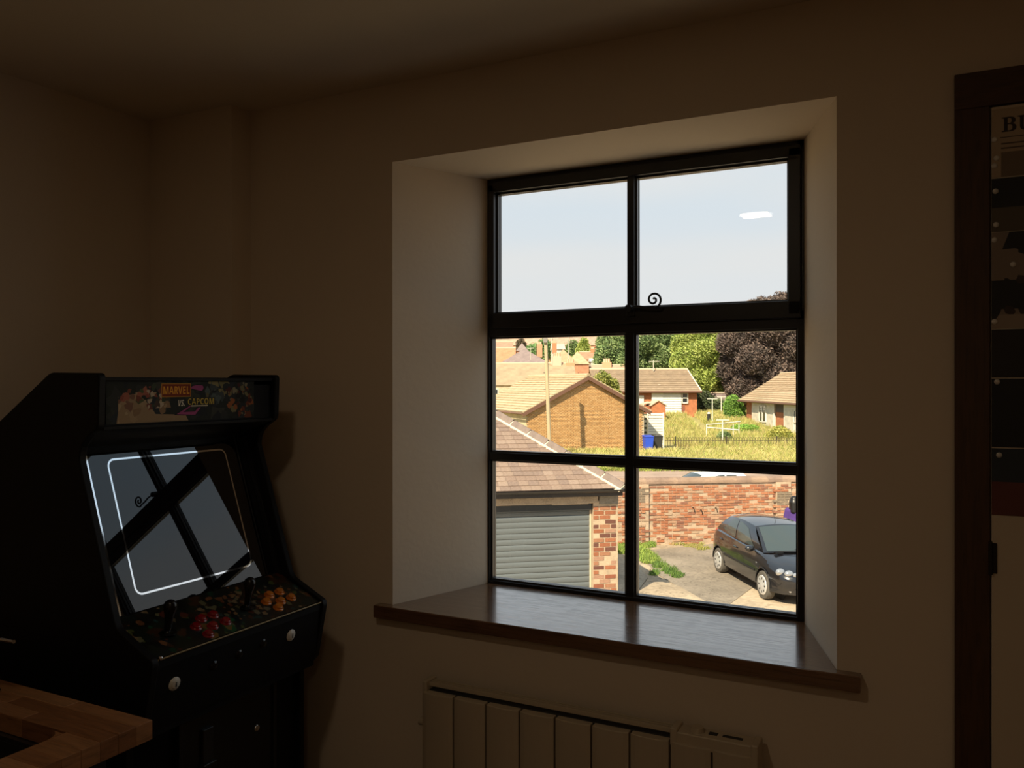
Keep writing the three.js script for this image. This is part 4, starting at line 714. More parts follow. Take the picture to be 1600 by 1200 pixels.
    // headlamp: swept triple round lens
    for (const [x, y, z, q] of [[0.655, 0.655, 1.71, 0.10], [0.52, 0.635, 1.81, 0.098], [0.40, 0.62, 1.88, 0.072]]) mesh('headlamp', new THREE.SphereGeometry(q, 16, 12).scale(1, 0.8, 0.7).translate(s * x, y, z), lamp, c, 'clear round headlamp lens');
    mesh('fog_lamp', new THREE.SphereGeometry(0.05, 14, 10).scale(1.3, 0.7, 0.5).translate(s * 0.50, 0.31, 1.90), lamp, c);
    mesh('tail_lamp', new THREE.SphereGeometry(0.1, 12, 10).scale(0.6, 1.5, 0.5).translate(s * 0.66, 0.82, -1.68), phys([0.4, 0.01, 0.01], 0.1), c);
    mesh('bonnet_vent', [0, 1, 2].map((k) => rbox(s * 0.42 - 0.09, s * 0.42 + 0.09, 0.955 - k * 0.012, 0.963 - k * 0.012, 1.10 + k * 0.035, 1.12 + k * 0.035, 0.003)), trim, c);
  }
  mesh('front_bumper', patch((u, v) => { const x = (u * 2 - 1), b = 1 - Math.abs(x) ** 2.6; return V(x * 0.80, 0.24 + 0.26 * v, 1.52 + 0.50 * b ** 0.6 - 0.05 * v + 0.03 * Math.sin(Math.PI * v)); }, 28, 8), Object.assign(paint.clone(), { side: THREE.DoubleSide }), c);
  mesh('bumper_strip', patch((u, v) => { const x = (u * 2 - 1), b = 1 - Math.abs(x) ** 2.6; return V(x * 0.80, 0.50 + 0.05 * v, 1.51 + 0.505 * b ** 0.6 - 0.10 * v); }, 28, 3), Object.assign(trim.clone(), { side: THREE.DoubleSide, color: lin(0.05, 0.05, 0.05) }), c);
  mesh('grille', patch((u, v) => { const x = (u * 2 - 1) * 0.45; return V(x, 0.30 + 0.13 * v, 2.035 - 0.25 * x * x - 0.02 * v); }, 12, 3), Object.assign(trim.clone(), { side: THREE.DoubleSide }), c);
  mesh('number_plate', patch((u, v) => V((u - 0.5) * 0.5, 0.40 + 0.1 * v, 2.045 - 0.22 * ((u - 0.5) * 0.5) ** 2), 6, 1), Object.assign(std([0.7, 0.7, 0.66], 0.5), { side: THREE.DoubleSide }), c);
  mesh('aerial', rod(V(0, 1.40, 0.12), V(0, 1.62, -0.06), 0.005, 0.003), trim, c);
  mesh('wiper', [rod(V(0.5, 0.955, 1.06), V(-0.05, 0.985, 1.12), 0.008), rod(V(-0.05, 0.97, 1.2), V(-0.5, 0.955, 1.09), 0.008)], trim, c);
  const seatM = std([0.10, 0.11, 0.12], 0.9);
  return c;
}
const blackPaint = phys([0.008, 0.008, 0.010], 0.25, { clearcoat: 1, clearcoatRoughness: 0.03 });
const whitePaint = phys([0.78, 0.78, 0.78], 0.3, { clearcoat: 1, clearcoatRoughness: 0.05 });
buildCar('hatchback_car', 'black hatchback car parked beside the old brick wall', blackPaint, 5.86, 18.65, 7.6 * R);
buildCar('parked_car', 'white car parked behind the brick garden wall', whitePaint, 6.6, 28.5, -78 * R, 0.06);

// ------------------------------------------------------------------ bungalows
const tanBrick = [[0.60, 0.345, 0.14], [0.53, 0.30, 0.12], [0.64, 0.39, 0.17]].map((c) => std(c, 0.95));
const paleMortar = std([0.74, 0.60, 0.38], 0.98, { map: mott(0.8) });
const redBrickWall = std([0.58, 0.22, 0.10], 0.95, { map: mott(1.2), bumpMap: rep(grainTex, 3), bumpScale: 0.01 });
const render_ = std([0.84, 0.77, 0.62], 0.9, { map: mott(0.6) });
const whiteBoard = std([0.80, 0.76, 0.66], 0.7);
const brown = phys([0.17, 0.085, 0.055], 0.6);
const windowGlass = phys([0.03, 0.035, 0.04], 0.03, { ior: 1.6 });
// a roof slope laid in stepped courses: from the eave edge (a to b) up to the ridge edge (c above a, d above b)
function courses(parent, a, b, c, d, n, mats, thick = 0.05, name = 'tile_course') {
  const up = c.clone().sub(a).normalize(), along = b.clone().sub(a).normalize(); let nrm = along.clone().cross(up).normalize(); if (nrm.y < 0) nrm.negate();
  for (let k = 0; k < n; k++) {
    const t0 = k / n, t1 = Math.min(1, (k + 1.15) / n), p0 = a.clone().lerp(c, t0), q0 = b.clone().lerp(d, t0), p1 = a.clone().lerp(c, t1), q1 = b.clone().lerp(d, t1);
    const hi = (p) => p.clone().addScaledVector(nrm, thick).toArray(), lo = (p) => p.toArray(), mid = (p) => p.clone().addScaledVector(nrm, thick * 0.35).toArray();
    mesh(name, hull4([lo(p0), lo(q0), lo(q1), lo(p1), hi(p0), hi(q0), mid(q1), mid(p1)]), mats[k % mats.length], parent);
  }
}
function aerial(X, D, h0, h1, label, arms = 1) {
  const a = outThing('television_aerial', label, 'aerial', X, D, h0); const m = std([0.7, 0.66, 0.55], 0.5, { metalness: 0.3 });
  mesh('mast', rod(V(0, 0, 0), V(0, h1 - h0, 0), 0.045), m, a);
  for (let k = 0; k < arms; k++) { const y = h1 - h0 - 0.15 - k * 0.6; mesh('boom', rod(V(-0.5, y, 0), V(0.6, y + 0.05, 0), 0.025), m, a); mesh('element', [-0.4, -0.2, 0, 0.2, 0.4].map((x) => rod(V(x, y - 0.14, -0.15), V(x, y + 0.18, 0.15), 0.012)), m, a).userData.kind = 'stuff'; }
  return a;
}
// gable bungalow of tan brick
const GX = XP(917, 54), GT = 20 * R;
{
  const g = outThing('bungalow', 'tan brick bungalow with a plain gable end and pale tiled roof', 'house', GX, 54, 0, GT);
  const half = 4.2, over = 0.34, eave = 2.62, apex = 4.95, L = 10, slope = (apex - eave) / (half + over);
  const roofY = (x) => apex - Math.abs(x) * slope;
  mesh('wall', [prism('z', [[-half, 0], [half, 0], [half, roofY(half) - 0.1], [0, apex - 0.1], [-half, roofY(half) - 0.1]], -L, -0.03)], paleMortar, g);
  const r = rng(61), bw = 0.225, bh = 0.085, geo = [[], [], []], b0 = new THREE.BoxGeometry(bw - 0.028, bh - 0.024, 0.08);
  for (let k = 0; k * bh < apex; k++) for (let x = -half + (k % 2 ? bw / 2 : 0) + bw / 2; x < half; x += bw) { const y = (k + 0.5) * bh; if (y > roofY(x) - 0.16 || Math.abs(x) > half - bw / 2) continue; geo[Math.floor(r() * 3)].push(b0.clone().translate(x, y, -0.055 + 0.03)); }
  geo.forEach((l, i) => { const o = mesh('gable_bricks', l, tanBrick[i], g); o.userData.kind = 'stuff'; o.userData.label = 'tan bricks of the gable end in pale mortar'; });
  const tiles = [[0.72, 0.56, 0.36], [0.66, 0.51, 0.32], [0.70, 0.54, 0.34]].map((c) => std(c, 0.95, { map: mott(0.7), bumpMap: rep(grainTex, 2), bumpScale: 0.02 }));
  const z0 = 0.28, z1 = -L - 0.3, e = half + over;
  courses(g, V(-e, eave, z0), V(-e, eave, z1), V(0, apex, z0), V(0, apex, z1), 15, tiles, 0.11);
  courses(g, V(e, eave, z0), V(e, eave, z1), V(0, apex, z0), V(0, apex, z1), 15, tiles, 0.11);
  mesh('ridge_tile', rod(V(0, apex + 0.06, z0), V(0, apex + 0.06, z1), 0.13, 0.13, 8), tiles[1], g);
  for (const s of [-1, 1]) { const t = 0.24; mesh('bargeboard', hull4([[s * e, eave - t, z0 - 0.05], [0, apex - t, z0 - 0.05], [0, apex - t, z0], [s * e, eave - t, z0], [s * e, eave + 0.02, z0 - 0.05], [0, apex + 0.02, z0 - 0.05], [0, apex + 0.02, z0], [s * e, eave + 0.02, z0]]), brown, g, 'brown painted board under the roof edge'); }
  mesh('gutter', rod(V(e + 0.06, eave - 0.05, z0), V(e + 0.06, eave - 0.05, z1), 0.06), brown, g);
  mesh('gutter', rod(V(-e - 0.06, eave - 0.05, z0), V(-e - 0.06, eave - 0.05, z1), 0.06), brown, g);
}
// long bungalow with a white boarded bay, up the slope
{
  const D = 81, base = 1.1, X0 = XP(930, D), X1 = XP(1098, D), W = X1 - X0, lx = (px) => XP(px, D) - X0, y = (py) => HP(py, D) - base;
  const g = outThing('bungalow', 'red brick bungalow with a white boarded bay and brown tiled roof', 'house', X0, D, base, 2 * R);
  const eave = y(612), ridge = HP(578, D + 4.2) - base, dep = 4.4;
  const wall = mesh('wall', box(0.2, W - 0.35, -1, eave, -8, -0.5), redBrickWall, g);
  mesh('wall', prism('x', [[-8, eave], [-4.4, ridge - 0.2], [-0.5, eave]], W - 0.55, W - 0.35), redBrickWall, g);
  const tiles = [[0.40, 0.29, 0.19], [0.44, 0.325, 0.215], [0.37, 0.27, 0.18]].map((c) => std(c, 0.95, { map: mott(0.6), bumpMap: rep(grainTex, 2), bumpScale: 0.02 }));
  courses(g, V(0, eave, 0), V(W, eave, 0), V(0, ridge, -dep), V(W - 0.3, ridge, -dep), 12, tiles, 0.07);
  courses(g, V(0, eave, -2 * dep), V(W, eave, -2 * dep), V(0, ridge, -dep), V(W - 0.3, ridge, -dep), 4, tiles, 0.07);
  mesh('ridge_tile', rod(V(0, ridge + 0.05, -dep), V(W - 0.3, ridge + 0.05, -dep), 0.13, 0.13, 8), std([0.62, 0.44, 0.30], 0.9), g);
  mesh('verge', rod(V(W - 0.02, eave + 0.04, 0), V(W - 0.32, ridge + 0.04, -dep), 0.07), std([0.7, 0.6, 0.46], 0.9), g, 'pale mortar along the roof edge');
  mesh('gutter', rod(V(0, eave - 0.06, 0.05), V(W, eave - 0.06, 0.05), 0.09), brown, g);
  // white boarded bay, board by board
  const bx0 = lx(1038), bx1 = lx(1067), by0 = y(653), by1 = y(613), nb = 11;
  const bay = mesh('bay', box(bx0 + 0.02, bx1 - 0.02, by0 - 0.5, by1 - 0.02, -0.55, -0.36), whiteBoard, g, 'white boarded bay');
  for (let k = 0; k < nb; k++) { const a = by0 + (by1 - by0) * k / nb, b = by0 + (by1 - by0) * (k + 1) / nb - 0.03; mesh('board', hull4([[bx0, a, -0.37], [bx1, a, -0.37], [bx1, a, -0.28], [bx0, a, -0.28], [bx0, b, -0.37], [bx1, b, -0.37], [bx1, b, -0.34], [bx0, b, -0.34]]), whiteBoard, bay); }
  mesh('corner_board', rbox(lx(1020), lx(1038), y(628), y(613), -0.45, -0.3, 0.01), whiteBoard, g);
  const win = mesh('window', [box(lx(1068), lx(1078), y(631), y(629), -0.5, -0.36), box(lx(1068), lx(1078), y(615), y(613.5), -0.5, -0.36), box(lx(1068), lx(1069.2), y(631), y(613.5), -0.5, -0.36), box(lx(1076.6), lx(1078), y(631), y(613.5), -0.5, -0.36), box(lx(1068), lx(1078), y(623), y(621), -0.5, -0.36)], whiteBoard, g);
  mesh('pane', box(lx(1069.2), lx(1076.6), y(629), y(623), -0.5, -0.44), windowGlass, win); mesh('pane', box(lx(1069.2), lx(1076.6), y(621), y(615), -0.5, -0.44), windowGlass, win);
  mesh('porch_door', rbox(lx(1068), lx(1073), y(652), y(634), -0.5, -0.46, 0.02), std([0.25, 0.09, 0.06], 0.8), g, 'dark red recessed door');
  mesh('white_door', rbox(lx(985), lx(1008), y(652), y(618), -0.5, -0.42, 0.02), whiteBoard, g);
  mesh('roof_vent', [rbox(lx(1033), lx(1037), y(606), y(601), -2.0, -1.2, 0.02)], std([0.72, 0.66, 0.54], 0.8), g);
  aerial(XP(1021, 85), 85, base + ridge - 0.1, HP(563, 85), 'pale television aerial on the long brown roof', 1);
}
// small brick shed before it
{
  const D = 74, base = landH(13.6, 74) - 0.1, X0 = XP(1010, D), lx = (px) => XP(px, D) - X0, y = (py) => HP(py, D) - base, g = outThing('brick_shed', 'small brick shed with a pitched roof before the white bay', 'shed', X0, D, base, 0);
  const a = lx(1018), b = lx(1040), ev = y(634), ap = y(626.5), m = (a + b) / 2;
  mesh('wall', prism('z', [[a, 0], [b, 0], [b, ev], [m, ap], [a, ev]], -2.4, 0), redBrickWall, g);
  mesh('side_wall', box(a - 0.9, a, 0, ev - 0.05, -2.4, -0.6), std([0.36, 0.13, 0.065], 0.95), g);
  const t = std([0.70, 0.55, 0.40], 0.95, { map: mott(1) });
  mesh('roof', [hull4([[a - 0.12, ev - 0.05, 0.12], [m, ap, 0.12], [m, ap, -2.5], [a - 0.12, ev - 0.05, -2.5], [a - 0.12, ev + 0.03, 0.12], [m, ap + 0.08, 0.12], [m, ap + 0.08, -2.5], [a - 0.12, ev + 0.03, -2.5]]), hull4([[b + 0.12, ev - 0.05, 0.12], [m, ap, 0.12], [m, ap, -2.5], [b + 0.12, ev - 0.05, -2.5], [b + 0.12, ev + 0.03, 0.12], [m, ap + 0.08, 0.12], [m, ap + 0.08, -2.5], [b + 0.12, ev + 0.03, -2.5]]), hull4([[a - 1.1, ev - 0.05, -0.5], [a, ev + 0.25, -0.5], [a, ev + 0.25, -2.5], [a - 1.1, ev - 0.05, -2.5], [a - 1.1, ev + 0.02, -0.5], [a, ev + 0.32, -0.5], [a, ev + 0.32, -2.5], [a - 1.1, ev + 0.02, -2.5]])], t, g);
}
// cream rendered bungalow to the right, its long side facing left
{
  const XA = 20.4, DA = 75, XB = 21.4, DB = 58, len = Math.hypot(XB - XA, DA - DB), turn = -Math.atan2(DA - DB, XB - XA), base = 0.25;
  const g = outThing('bungalow', 'cream rendered bungalow with brick panels and a pale brown roof beside the copper tree', 'house', XA, DA, base, turn);
  const eave = 2.68, ridge = 5.05, hw = 3.9, wz = -0.55;     // local x runs from the far end to the near end, z faces left
  const at = (px) => { const k = (px - 800) / 1300; return (k * DA - XA) / ((XB - XA) / len + k * (DA - DB) / len); };
  mesh('wall', box(at(1157), len - 0.3, -0.8, eave, -2 * hw + 0.5, wz), redBrickWall, g);
  mesh('gable', prism('x', [[wz, eave - 0.1], [-hw, ridge - 0.15], [-2 * hw + 0.5, eave - 0.1]], at(1157), at(1157) + 0.2), redBrickWall, g);
  mesh('gable', prism('x', [[wz, eave - 0.1], [-hw, ridge - 0.15], [-2 * hw + 0.5, eave - 0.1]], len - 0.5, len - 0.3), redBrickWall, g);
  const tiles = [[0.58, 0.42, 0.265], [0.62, 0.46, 0.295], [0.54, 0.39, 0.245]].map((c) => std(c, 0.95, { map: mott(0.6), bumpMap: rep(grainTex, 2), bumpScale: 0.02 }));
  courses(g, V(0, eave, 0), V(len, eave, 0), V(0, ridge, -hw), V(len, ridge, -hw), 15, tiles, 0.08);
  courses(g, V(0, eave, -2 * hw), V(len, eave, -2 * hw), V(0, ridge, -hw), V(len, ridge, -hw), 4, tiles, 0.08);
  mesh('ridge_tile', rod(V(0, ridge + 0.04, -hw), V(len, ridge + 0.04, -hw), 0.12, 0.12, 8), tiles[1], g);
  mesh('gutter', rod(V(0, eave - 0.05, 0.05), V(len, eave - 0.05, 0.05), 0.07), brown, g);
  mesh('soffit', box(0, len, eave - 0.12, eave - 0.06, wz, 0), std([0.3, 0.2, 0.13], 0.8), g);
  mesh('render_panel', rbox(at(1167), at(1202), -0.2, eave - 0.1, wz, wz + 0.12, 0.02), render_, g, 'cream rendered wall panel');
  const frame = (n, a, b, y0, y1, z, bars) => { const w = mesh(n, [box(a, b, y0, y0 + 0.08, wz, z), box(a, b, y1 - 0.08, y1, wz, z), box(a, a + 0.08, y0, y1, wz, z), box(b - 0.08, b, y0, y1, wz, z), ...bars.map((x) => box(x - 0.04, x + 0.04, y0, y1, wz, z))], whiteBoard, g); const e = [a + 0.08, ...bars, b - 0.08]; for (let i = 0; i + 1 < e.length; i++) mesh('pane', box(e[i], e[i + 1], y0 + 0.08, y1 - 0.08, wz, z - 0.05), windowGlass, w); return w; };
  frame('window', at(1179), at(1189.5), 0.95, 2.35, wz + 0.2, [at(1184)]);
  mesh('board_panel', rbox(at(1203), at(1215), 1.9, eave - 0.1, wz, wz + 0.06, 0.01), std([0.10, 0.075, 0.06], 0.8), g, 'dark upper wall panel');
  mesh('door_surround', rbox(at(1215), at(1235), -0.1, eave - 0.12, wz, wz + 0.07, 0.02), whiteBoard, g);
  mesh('front_door', rbox(at(1217.5), at(1230.5), 0.1, 2.2, wz, wz + 0.12, 0.02), render_, g, 'pale front door');
  frame('window', at(1231.5), at(1235), 1.2, 2.2, wz + 0.14, []);
  mesh('board_panel', rbox(at(1237), len - 0.4, 1.9, eave - 0.1, wz, wz + 0.06, 0.01), std([0.10, 0.075, 0.06], 0.8), g, 'dark upper wall panel');
  mesh('downpipe', rod(V(at(1202), 0, wz + 0.16), V(at(1202), eave - 0.1, wz + 0.16), 0.05), whiteBoard, g);
}

// ------------------------------------------------------------------ bins, slatted screen, railings, posts
{
  const D = 57, X0 = XP(1009, D), lx = (px) => XP(px, D) - X0;
  const s = outThing('slatted_screen', 'white horizontal slat screen beside the tan brick gable', 'fence', X0, D, 0, 4 * R);
  const post = whiteBoard, h0 = 0.25, h1 = HP(645, D), n = 12;
  mesh('post', rbox(lx(1011.5), lx(1013), 0, h1, -0.1, 0.02, 0.01), post, s); mesh('post', rbox(lx(1036.5), lx(1038), 0, h1, -0.1, 0.02, 0.01), post, s);
  mesh('backing', box(lx(1012), lx(1037), 0.1, h1 - 0.03, -0.12, -0.09), std([0.34, 0.33, 0.27], 0.9), s);
  for (let k = 0; k < n; k++) mesh('slat', rbox(lx(1012.5), lx(1037), h0 + (h1 - h0) * k / n, h0 + (h1 - h0) * (k + 0.82) / n, -0.09, -0.05, 0.008), post, s);
  const dk = std([0.10, 0.12, 0.08], 0.8), ed = std([0.6, 0.55, 0.42], 0.8);
  for (let k = 0; k < 7; k++) mesh('side_slat', rbox(lx(1006), lx(1011), h0 + (h1 - h0) * (k * 0.14), h0 + (h1 - h0) * (k * 0.14 + 0.07), -0.1, -0.04, 0.008), ed, s);
  mesh('side_backing', box(lx(1005.5), lx(1011.2), 0.1, h1 - 0.08, -0.16, -0.11), dk, s);
  // wheeled bins: the blue one by the brick corner, the black one at the screen
  function bin(label, px, D, hgt, m, lidM) {
    const b = outThing('wheeled_bin', label, 'bin', XP(px, D), D, 0, 8 * R), w = 0.29, d = 0.34;
    mesh('body', hull4([[-w * 0.78, 0.06, -d * 0.75], [w * 0.78, 0.06, -d * 0.75], [w * 0.78, 0.06, d * 0.75], [-w * 0.78, 0.06, d * 0.75], [-w, hgt - 0.1, -d], [w, hgt - 0.1, -d], [w, hgt - 0.1, d], [-w, hgt - 0.1, d]]), m, b);
    mesh('lid', [hull4([[-w - 0.03, hgt - 0.1, -d - 0.03], [w + 0.03, hgt - 0.1, -d - 0.03], [w + 0.03, hgt - 0.1, d + 0.03], [-w - 0.03, hgt - 0.1, d + 0.03], [-w, hgt, -d], [w, hgt, -d], [w - 0.02, hgt - 0.05, d], [-w + 0.02, hgt - 0.05, d]])], lidM, b);
    for (const q of [-1, 1]) mesh('wheel', cyl(0.1, 0.1, 0.05, 16).rotateZ(Math.PI / 2).translate(q * w * 0.85, 0.1, -d * 0.8), std([0.02, 0.02, 0.02], 0.8), b);
    mesh('handle', rod(V(-w, hgt - 0.06, -d - 0.07), V(w, hgt - 0.06, -d - 0.07), 0.018), lidM, b);
  }
  bin('bright blue wheeled bin at the corner of the tan gable', 1012.5, 54.9, 1.06, std([0.03, 0.09, 0.62], 0.5), std([0.02, 0.06, 0.5], 0.5));
  bin('black wheeled bin standing before the white slatted screen', 1027, 55.6, 1.05, std([0.035, 0.035, 0.035], 0.5), std([0.025, 0.025, 0.025], 0.5));
}
{
  const D = 56, X0 = XP(1039, D), X1 = XP(1275, D), n = 57;
  const f = outThing('hoop_top_railing', 'dark hoop topped metal railing crossing the dry meadow', 'railing', X0, D, 0, 0);
  const m = std([0.10, 0.085, 0.04], 0.6), W = X1 - X0, h = HP(683.5, D), step = W / n;
  mesh('rail', rod(V(0, h - 0.22, 0), V(W, h - 0.22, 0), 0.022), m, f); mesh('rail', rod(V(0, 0.12, 0), V(W, 0.12, 0), 0.022), m, f);
  const hoop = mergeAll([rod(V(-step / 2 + 0.02, 0.02, 0), V(-step / 2 + 0.02, h - 0.07, 0), 0.013, 0.013, 6), rod(V(step / 2 - 0.02, 0.02, 0), V(step / 2 - 0.02, h - 0.07, 0), 0.013, 0.013, 6), new THREE.TorusGeometry(step / 2 - 0.02, 0.013, 5, 10, Math.PI).translate(0, h - 0.07, 0)]);
  for (let k = 0; k < n; k++) { const o = mesh('hoop', hoop, m, f); o.position.x = (k + 0.5) * step; }
  for (const px of [1055, 1135, 1213.5, 1262]) mesh('post', rbox(XP(px, D) - X0 - 0.04, XP(px, D) - X0 + 0.04, 0, h + 0.06, -0.04, 0.04, 0.01), std([0.05, 0.04, 0.025], 0.6), f);
}
{
  const white = std([0.74, 0.70, 0.58], 0.6);
  const post = (px, D, py0, py1, label) => { const hh = landH(XP(px, D), D), p = outThing('washing_line_post', label, 'post', XP(px, D), D, hh, 0); mesh('pole', rod(V(0, 0, 0), V(0, HP(py1, D) - hh, 0), 0.05, 0.045), white, p); mesh('cross_arm', rod(V(-0.45, HP(py1, D) - hh - 0.03, 0), V(0.45, HP(py1, D) - hh - 0.03, 0), 0.035), white, p); };
  post(1113, 72, 655, 623, 'white washing line post beside the black bollard');
  post(1127, 82, 650, 620, 'slim white washing line post before the grey wall');
  post(1129, 58, 690, 656, 'white washing line post behind the railings');
  // low handrail of a ramp before the cream bungalow
  const r = outThing('ramp_handrail', 'white ramp handrail leading to the cream bungalow', 'handrail', XP(1100, 62), 62, landH(18, 62), 0);
  const y = (py, D) => HP(py, D) - landH(18, 62);
  mesh('top_rail', rod(V(0.2, y(664, 62), 0), V(XP(1168, 62) - XP(1100, 62), y(661, 62), -2), 0.045), white, r);
  mesh('lower_rail', rod(V(0.2, y(668, 62), 0), V(XP(1148, 62) - XP(1100, 62), y(671, 62), 1), 0.045), white, r);
  for (const [px, dz] of [[1104, 0], [1149, -0.6], [1166, -2]]) mesh('stanchion', rod(V(XP(px, 62) - XP(1100, 62), -0.1, dz), V(XP(px, 62) - XP(1100, 62), y(663, 62), dz), 0.04), white, r);
  const b = outThing('bollard_lamp', 'black bollard with a white cap standing in the meadow', 'bollard', XP(1107.5, 73), 73, landH(17, 73), 0);
  mesh('column', cyl(0.14, 0.15, 0.95, 14).translate(0, 0.475, 0), std([0.02, 0.02, 0.02], 0.6), b); mesh('cap', new THREE.SphereGeometry(0.15, 14, 8, 0, 6.2832, 0, Math.PI / 2).translate(0, 0.95, 0), white, b);
  // grey boundary wall under the trees
  const gw = outThing('boundary_wall', 'mauve grey boundary wall under the trees', 'wall', XP(1110, 90), 90, landH(22, 90) - 0.1, -3 * R);
  mesh('wall', box(-0.5, 5.5, 0, HP(613, 90) - landH(22, 90), -0.3, 0), std([0.36, 0.28, 0.29], 0.95, { map: mott(0.5) }), gw); mesh('coping', box(-0.5, 5.5, HP(613, 90) - landH(22, 90), HP(612, 90) - landH(22, 90) + 0.05, -0.38, 0.06), std([0.66, 0.5, 0.38], 0.9), gw);
}
// telegraph pole; its shadow falls on the gable
{
  const D = 49.3, X = XP(859, D), p = outThing('telegraph_pole', 'tall pale wooden telegraph pole before the tan gable', 'pole', X, D, 0, 0);
  const m = std([0.66, 0.52, 0.32], 0.9, { map: mott(0.8, 0.3) }), H = HP(511, D), lean = XP(852, D) - X;
  mesh('shaft', rod(V(0, 0, 0), V(lean, H, 0), 0.125, 0.10, 14), m, p);
  mesh('step', [3.6, 4.1, 4.6, 5.1, 5.6, 6.1].map((y, i) => rod(V(lean * y / H, y, 0), V(lean * y / H + (i % 2 ? -0.2 : 0.2), y + 0.03, 0.05), 0.02)), std([0.2, 0.17, 0.13], 0.6), p, 'metal climbing steps').userData.kind = 'stuff';
  mesh('terminal_box', rbox(lean - 0.13, lean + 0.13, H - 0.95, H - 0.5, 0.08, 0.24, 0.03), std([0.25, 0.23, 0.2], 0.6), p);
  mesh('cap', cyl(0.13, 0.13, 0.05, 14).translate(lean, H + 0.02, 0), std([0.35, 0.3, 0.24], 0.7), p);
}

// ------------------------------------------------------------------ houses up the hill
function house(label, px0, px1, D, pyBase, pyEave, pyRidge, o = {}) {
  const X0 = XP(px0, D), W = XP(px1, D) - X0, hb = HP(pyBase, D), he = HP(pyEave, D), hr = HP(pyRidge, D + (o.depth || 8) / 2), dep = o.depth || 8;
  const g = outThing('distant_house', label, 'house', X0, D, hb, o.turn || 0, o.group), ev = he - hb, rd = Math.max(ev + 0.6, hr - hb), rm = std(o.roof || [0.46, 0.32, 0.24], 0.95, { map: mott(0.4) }), wm = std(o.wall || [0.62, 0.30, 0.18], 0.95, { map: mott(0.4) });
  mesh('wall', box(0.2, W - 0.2, -3, ev, -dep + 0.2, -0.2), wm, g);
  const hip = o.hip ? dep / 2 : 0.0, e = [[0, ev, 0], [W, ev, 0], [W, ev, -dep], [0, ev, -dep]], hp = Math.min(hip, W / 2 - 0.02), a = [hp, rd, -dep / 2], b = [W - hp, rd, -dep / 2];
  const tri = []; const T = (...p) => p.forEach((q) => tri.push(...q));
  T(e[0], e[1], b, e[0], b, a, e[2], e[3], a, e[2], a, b, e[1], e[2], b, e[3], e[0], a, e[0], e[2], e[1], e[0], e[3], e[2]);
  const rg = new THREE.BufferGeometry(); rg.setAttribute('position', new THREE.Float32BufferAttribute(tri, 3)); mesh('roof', uvm(rg), rm, g);
  mesh('ridge', rod(V(...a).setX(a[0] + 0.01), V(...b), 0.14, 0.14, 6), std([0.62, 0.42, 0.30], 0.9), g);
  for (const [cpx, top, bot, c] of o.chimneys || []) { const cx = XP(cpx, D + dep / 2) - X0, ct = HP(top, D + dep / 2) - hb, cb = HP(bot, D + dep / 2) - hb - 0.6, w = o.cw || 0.4; const ch = mesh('chimney', rbox(cx - w, cx + w, cb, ct, -dep / 2 - 0.4, -dep / 2 + 0.5, 0.03), std(c || [0.62, 0.22, 0.11], 0.95), g); for (const q of [-0.5, 0, 0.5]) mesh('chimney_pot', cyl(0.13, 0.16, 0.45, 8).translate(cx + q * w, ct + 0.2, -dep / 2), std([0.66, 0.42, 0.28], 0.9), ch); }
  if (o.windows) for (let k = 0; k < o.windows; k++) { const wx = W * (k + 0.5) / o.windows, wn = mesh('window', rbox(wx - 0.55, wx + 0.55, ev - 1.6, ev - 0.35, -0.3, -0.14, 0.02), whiteBoard, g); mesh('pane', box(wx - 0.45, wx + 0.45, ev - 1.5, ev - 0.45, -0.2, -0.12), windowGlass, wn); }
  return g;
}
house('long bungalow with an olive brown roof behind the tan gable house', 752, 902, 88, 622, 602, 568, { roof: [0.46, 0.35, 0.22], wall: [0.72, 0.56, 0.40], depth: 9, chimneys: [[870, 557, 584, [0.58, 0.46, 0.34]], [891, 567, 584, [0.60, 0.30, 0.17]]], cw: 0.5, windows: 4 });
house('bungalow with a mid brown roof between the gable house and the green tree', 930, 992, 92, 622, 606, 571, { roof: [0.50, 0.36, 0.25], wall: [0.6, 0.34, 0.2], depth: 8, chimneys: [[948, 566, 576, [0.66, 0.38, 0.22]]], cw: 0.5 });
house('hipped slate roofed house with a red chimney and white flashing', 778, 862, 135, 590, 569, 545, { roof: [0.33, 0.25, 0.23], wall: [0.6, 0.3, 0.2], depth: 10, hip: true, chimneys: [[843, 538, 553, [0.60, 0.29, 0.17]]], cw: 0.45 });
house('small slate gable standing above the hipped slate roof', 806, 826, 146, 566, 548, 536, { roof: [0.34, 0.26, 0.23], depth: 7, hip: true });
house('house with a bright terracotta roof left of the slate house', 748, 806, 150, 585, 566, 544, { roof: [0.66, 0.30, 0.16], depth: 9, wall: [0.7, 0.5, 0.3] });
house('orange roofed terrace end behind the telegraph pole', 860, 905, 140, 590, 569, 546, { roof: [0.64, 0.38, 0.22], depth: 9, hip: true, chimneys: [[866, 536, 547]] });
house('tan roofed terrace house right of the pole', 888, 922, 150, 590, 569, 549, { roof: [0.66, 0.46, 0.27], depth: 9, hip: true });
house('house with a rusty red roof under the conical tree', 908, 936, 165, 580, 562, 550, { roof: [0.58, 0.28, 0.17], depth: 9, chimneys: [[926, 545, 553]] });
house('low white flat fronted outbuilding by the green tree', 922, 941, 150, 576, 565, 563.5, { roof: [0.8, 0.78, 0.72], wall: [0.75, 0.7, 0.6], depth: 5 });
house('grey roofed house before the tall green tree', 922, 948, 179, 572, 564, 556, { roof: [0.42, 0.34, 0.29], depth: 8 });
house('pale gabled house with white bargeboards behind the pole', 862, 884, 165, 565, 546, 538, { roof: [0.70, 0.60, 0.46], wall: [0.78, 0.7, 0.58], depth: 8 });
house('cream fronted house with a red brown roof at the foot of the hill', 748, 802, 185, 562, 545, 534, { roof: [0.50, 0.30, 0.20], wall: [0.78, 0.70, 0.52], depth: 9, windows: 5 });
